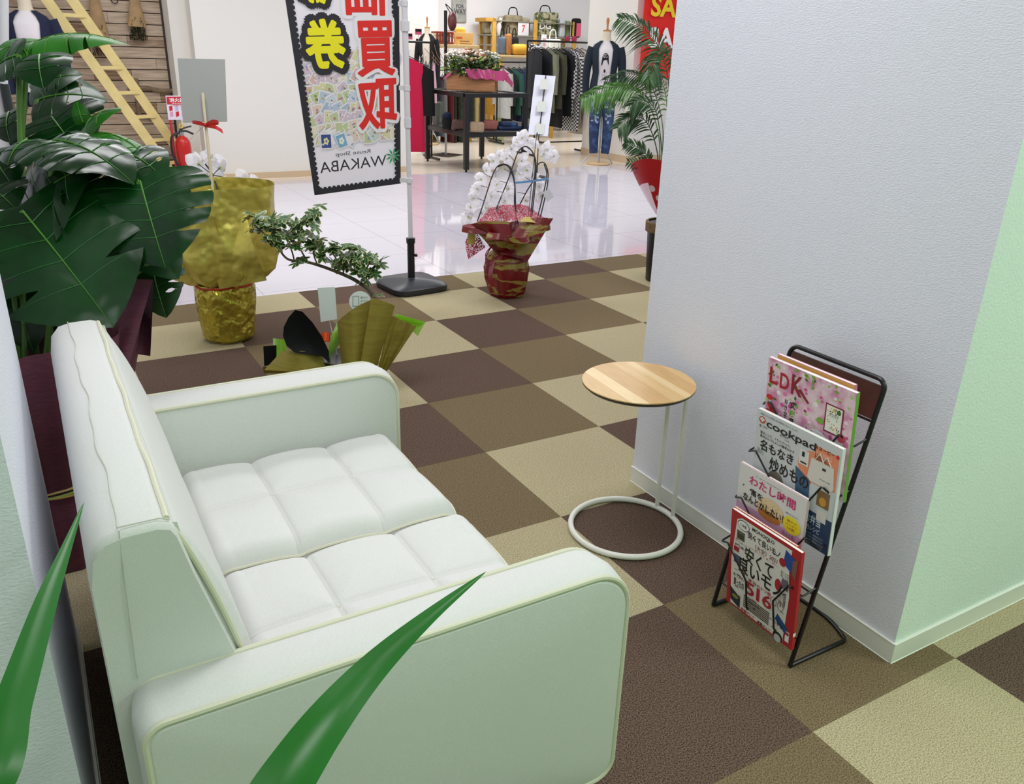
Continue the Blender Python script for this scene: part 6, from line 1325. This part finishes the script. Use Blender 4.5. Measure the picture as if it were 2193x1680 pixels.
txt(mb, '消火器', WHT, (xl2+.03, yq-.002, A.z+hgt*.74), (w_-.06, 0, 0), (0, 0, hgt*.17), .02); txt(mb, 'FIRE EXTINGUISHER', WHT, (xl2+.05, yq-.002, A.z+hgt*.665), (w_-.08, 0, 0), (0, 0, hgt*.04), .01)
for k in range(3):
    for r_ in range(2): quad(mb, (xl2+.02+.055*k, yq, A.z+hgt*(.12+.24*r_)), (.03, 0, .01), (0, 0, .045), flat(('#d59ab0', '#c7162a', '#b9b4d0')[(k+r_) % 3]))
txt(mb, '使用方法', flat('#c7162a'), (xl2+.06, yq-.002, A.z+hgt*.57), (.08, 0, 0), (0, 0, .018)); mb.build('sign_print', ex, 0, weld=False)
mb = MB(); p = Y(383, 362, PBY-.03); mb.box((p.x-.22, PBY-.10, .10), (p.x+.05, PBY-.02, .16), BLACKM); tag(mb.build('floor_outlet_box', loc=(p.x, PBY-.06, .1)), 'low black box at the foot of the plank wall', 'box')
# second banner stand at the far left, in front of the mannequin
u0 = D(38, 330, 3.9); ub = (u0.x, u0.y); tz0 = Hh(22, 180, ub)
s2 = thing('banner_stand', 'white pole banner stand at the left edge behind the monstera', 'banner stand', (ub[0], ub[1], 0))
mb = MB(); mb.lathe([(.20, 0), (.20, .03), (.17, .05), (.04, .06)], (ub[0], ub[1], 0), BF, 36); mb.build('base', s2, 40)
mb = MB(); mb.tube([(ub[0], ub[1], .05), (ub[0], ub[1], tz0.z)], .020, mat('dark_pole', '#26302f', .5), 12); mb.build('lower_tube', s2)
tt = Hh(8, 0, ub); d_ = Vector((tt.x-ub[0], tt.y-ub[1], tt.z-tz0.z)); b0_ = Vector((ub[0], ub[1], tz0.z)); mb = MB(); mb.tube([b0_, b0_+d_*.4], .016, WPL, 14); mb.tube([b0_+d_*.38, b0_+d_*1.8], .020, WPL, 14); mb.tube([b0_+d_*.36, b0_+d_*.42], .024, WPL, 14); mb.build('pole', s2)
bq = thing('banner', 'white banner with grey line drawings and red foot at the left edge', 'banner', (ub[0]-.3, ub[1], .5))
q0, q1 = Y(44, 388, ub[1]+.03), Y(30, 60, ub[1]+.03); mb = MB(); xr_ = q0.x
mb.grid(lambda u, v: Vector((xr_-.55+.55*u-.02*v, ub[1]+.035+.01*math.sin(5*u), q0.z+1.35*v)), 10, 10, mat('banner_white_cloth', '#e4e3ea', .7)); mb.build('cloth', bq, 180)
mb = MB(); quad(mb, (xr_-.55, ub[1]+.022, q0.z), (.55, 0, 0), (0, 0, .035), RD)
for cx_, cz_ in ((xr_-.09, q0.z+.24), (xr_-.10, q0.z+.09), (xr_-.25, q0.z+.35), (xr_-.2, q0.z+.15)):
    for k in range(3): mb.tube([(cx_+(.05-.012*k)*math.cos(a), ub[1]+.022, cz_+(.04-.01*k)*math.sin(a*1.0)*(1+.3*math.sin(2*a))) for a in [j*.5236 for j in range(12)]], .0012, flat('#8d8d96'), 4, closed=True)
mb.build('print', bq, 0, weld=False)
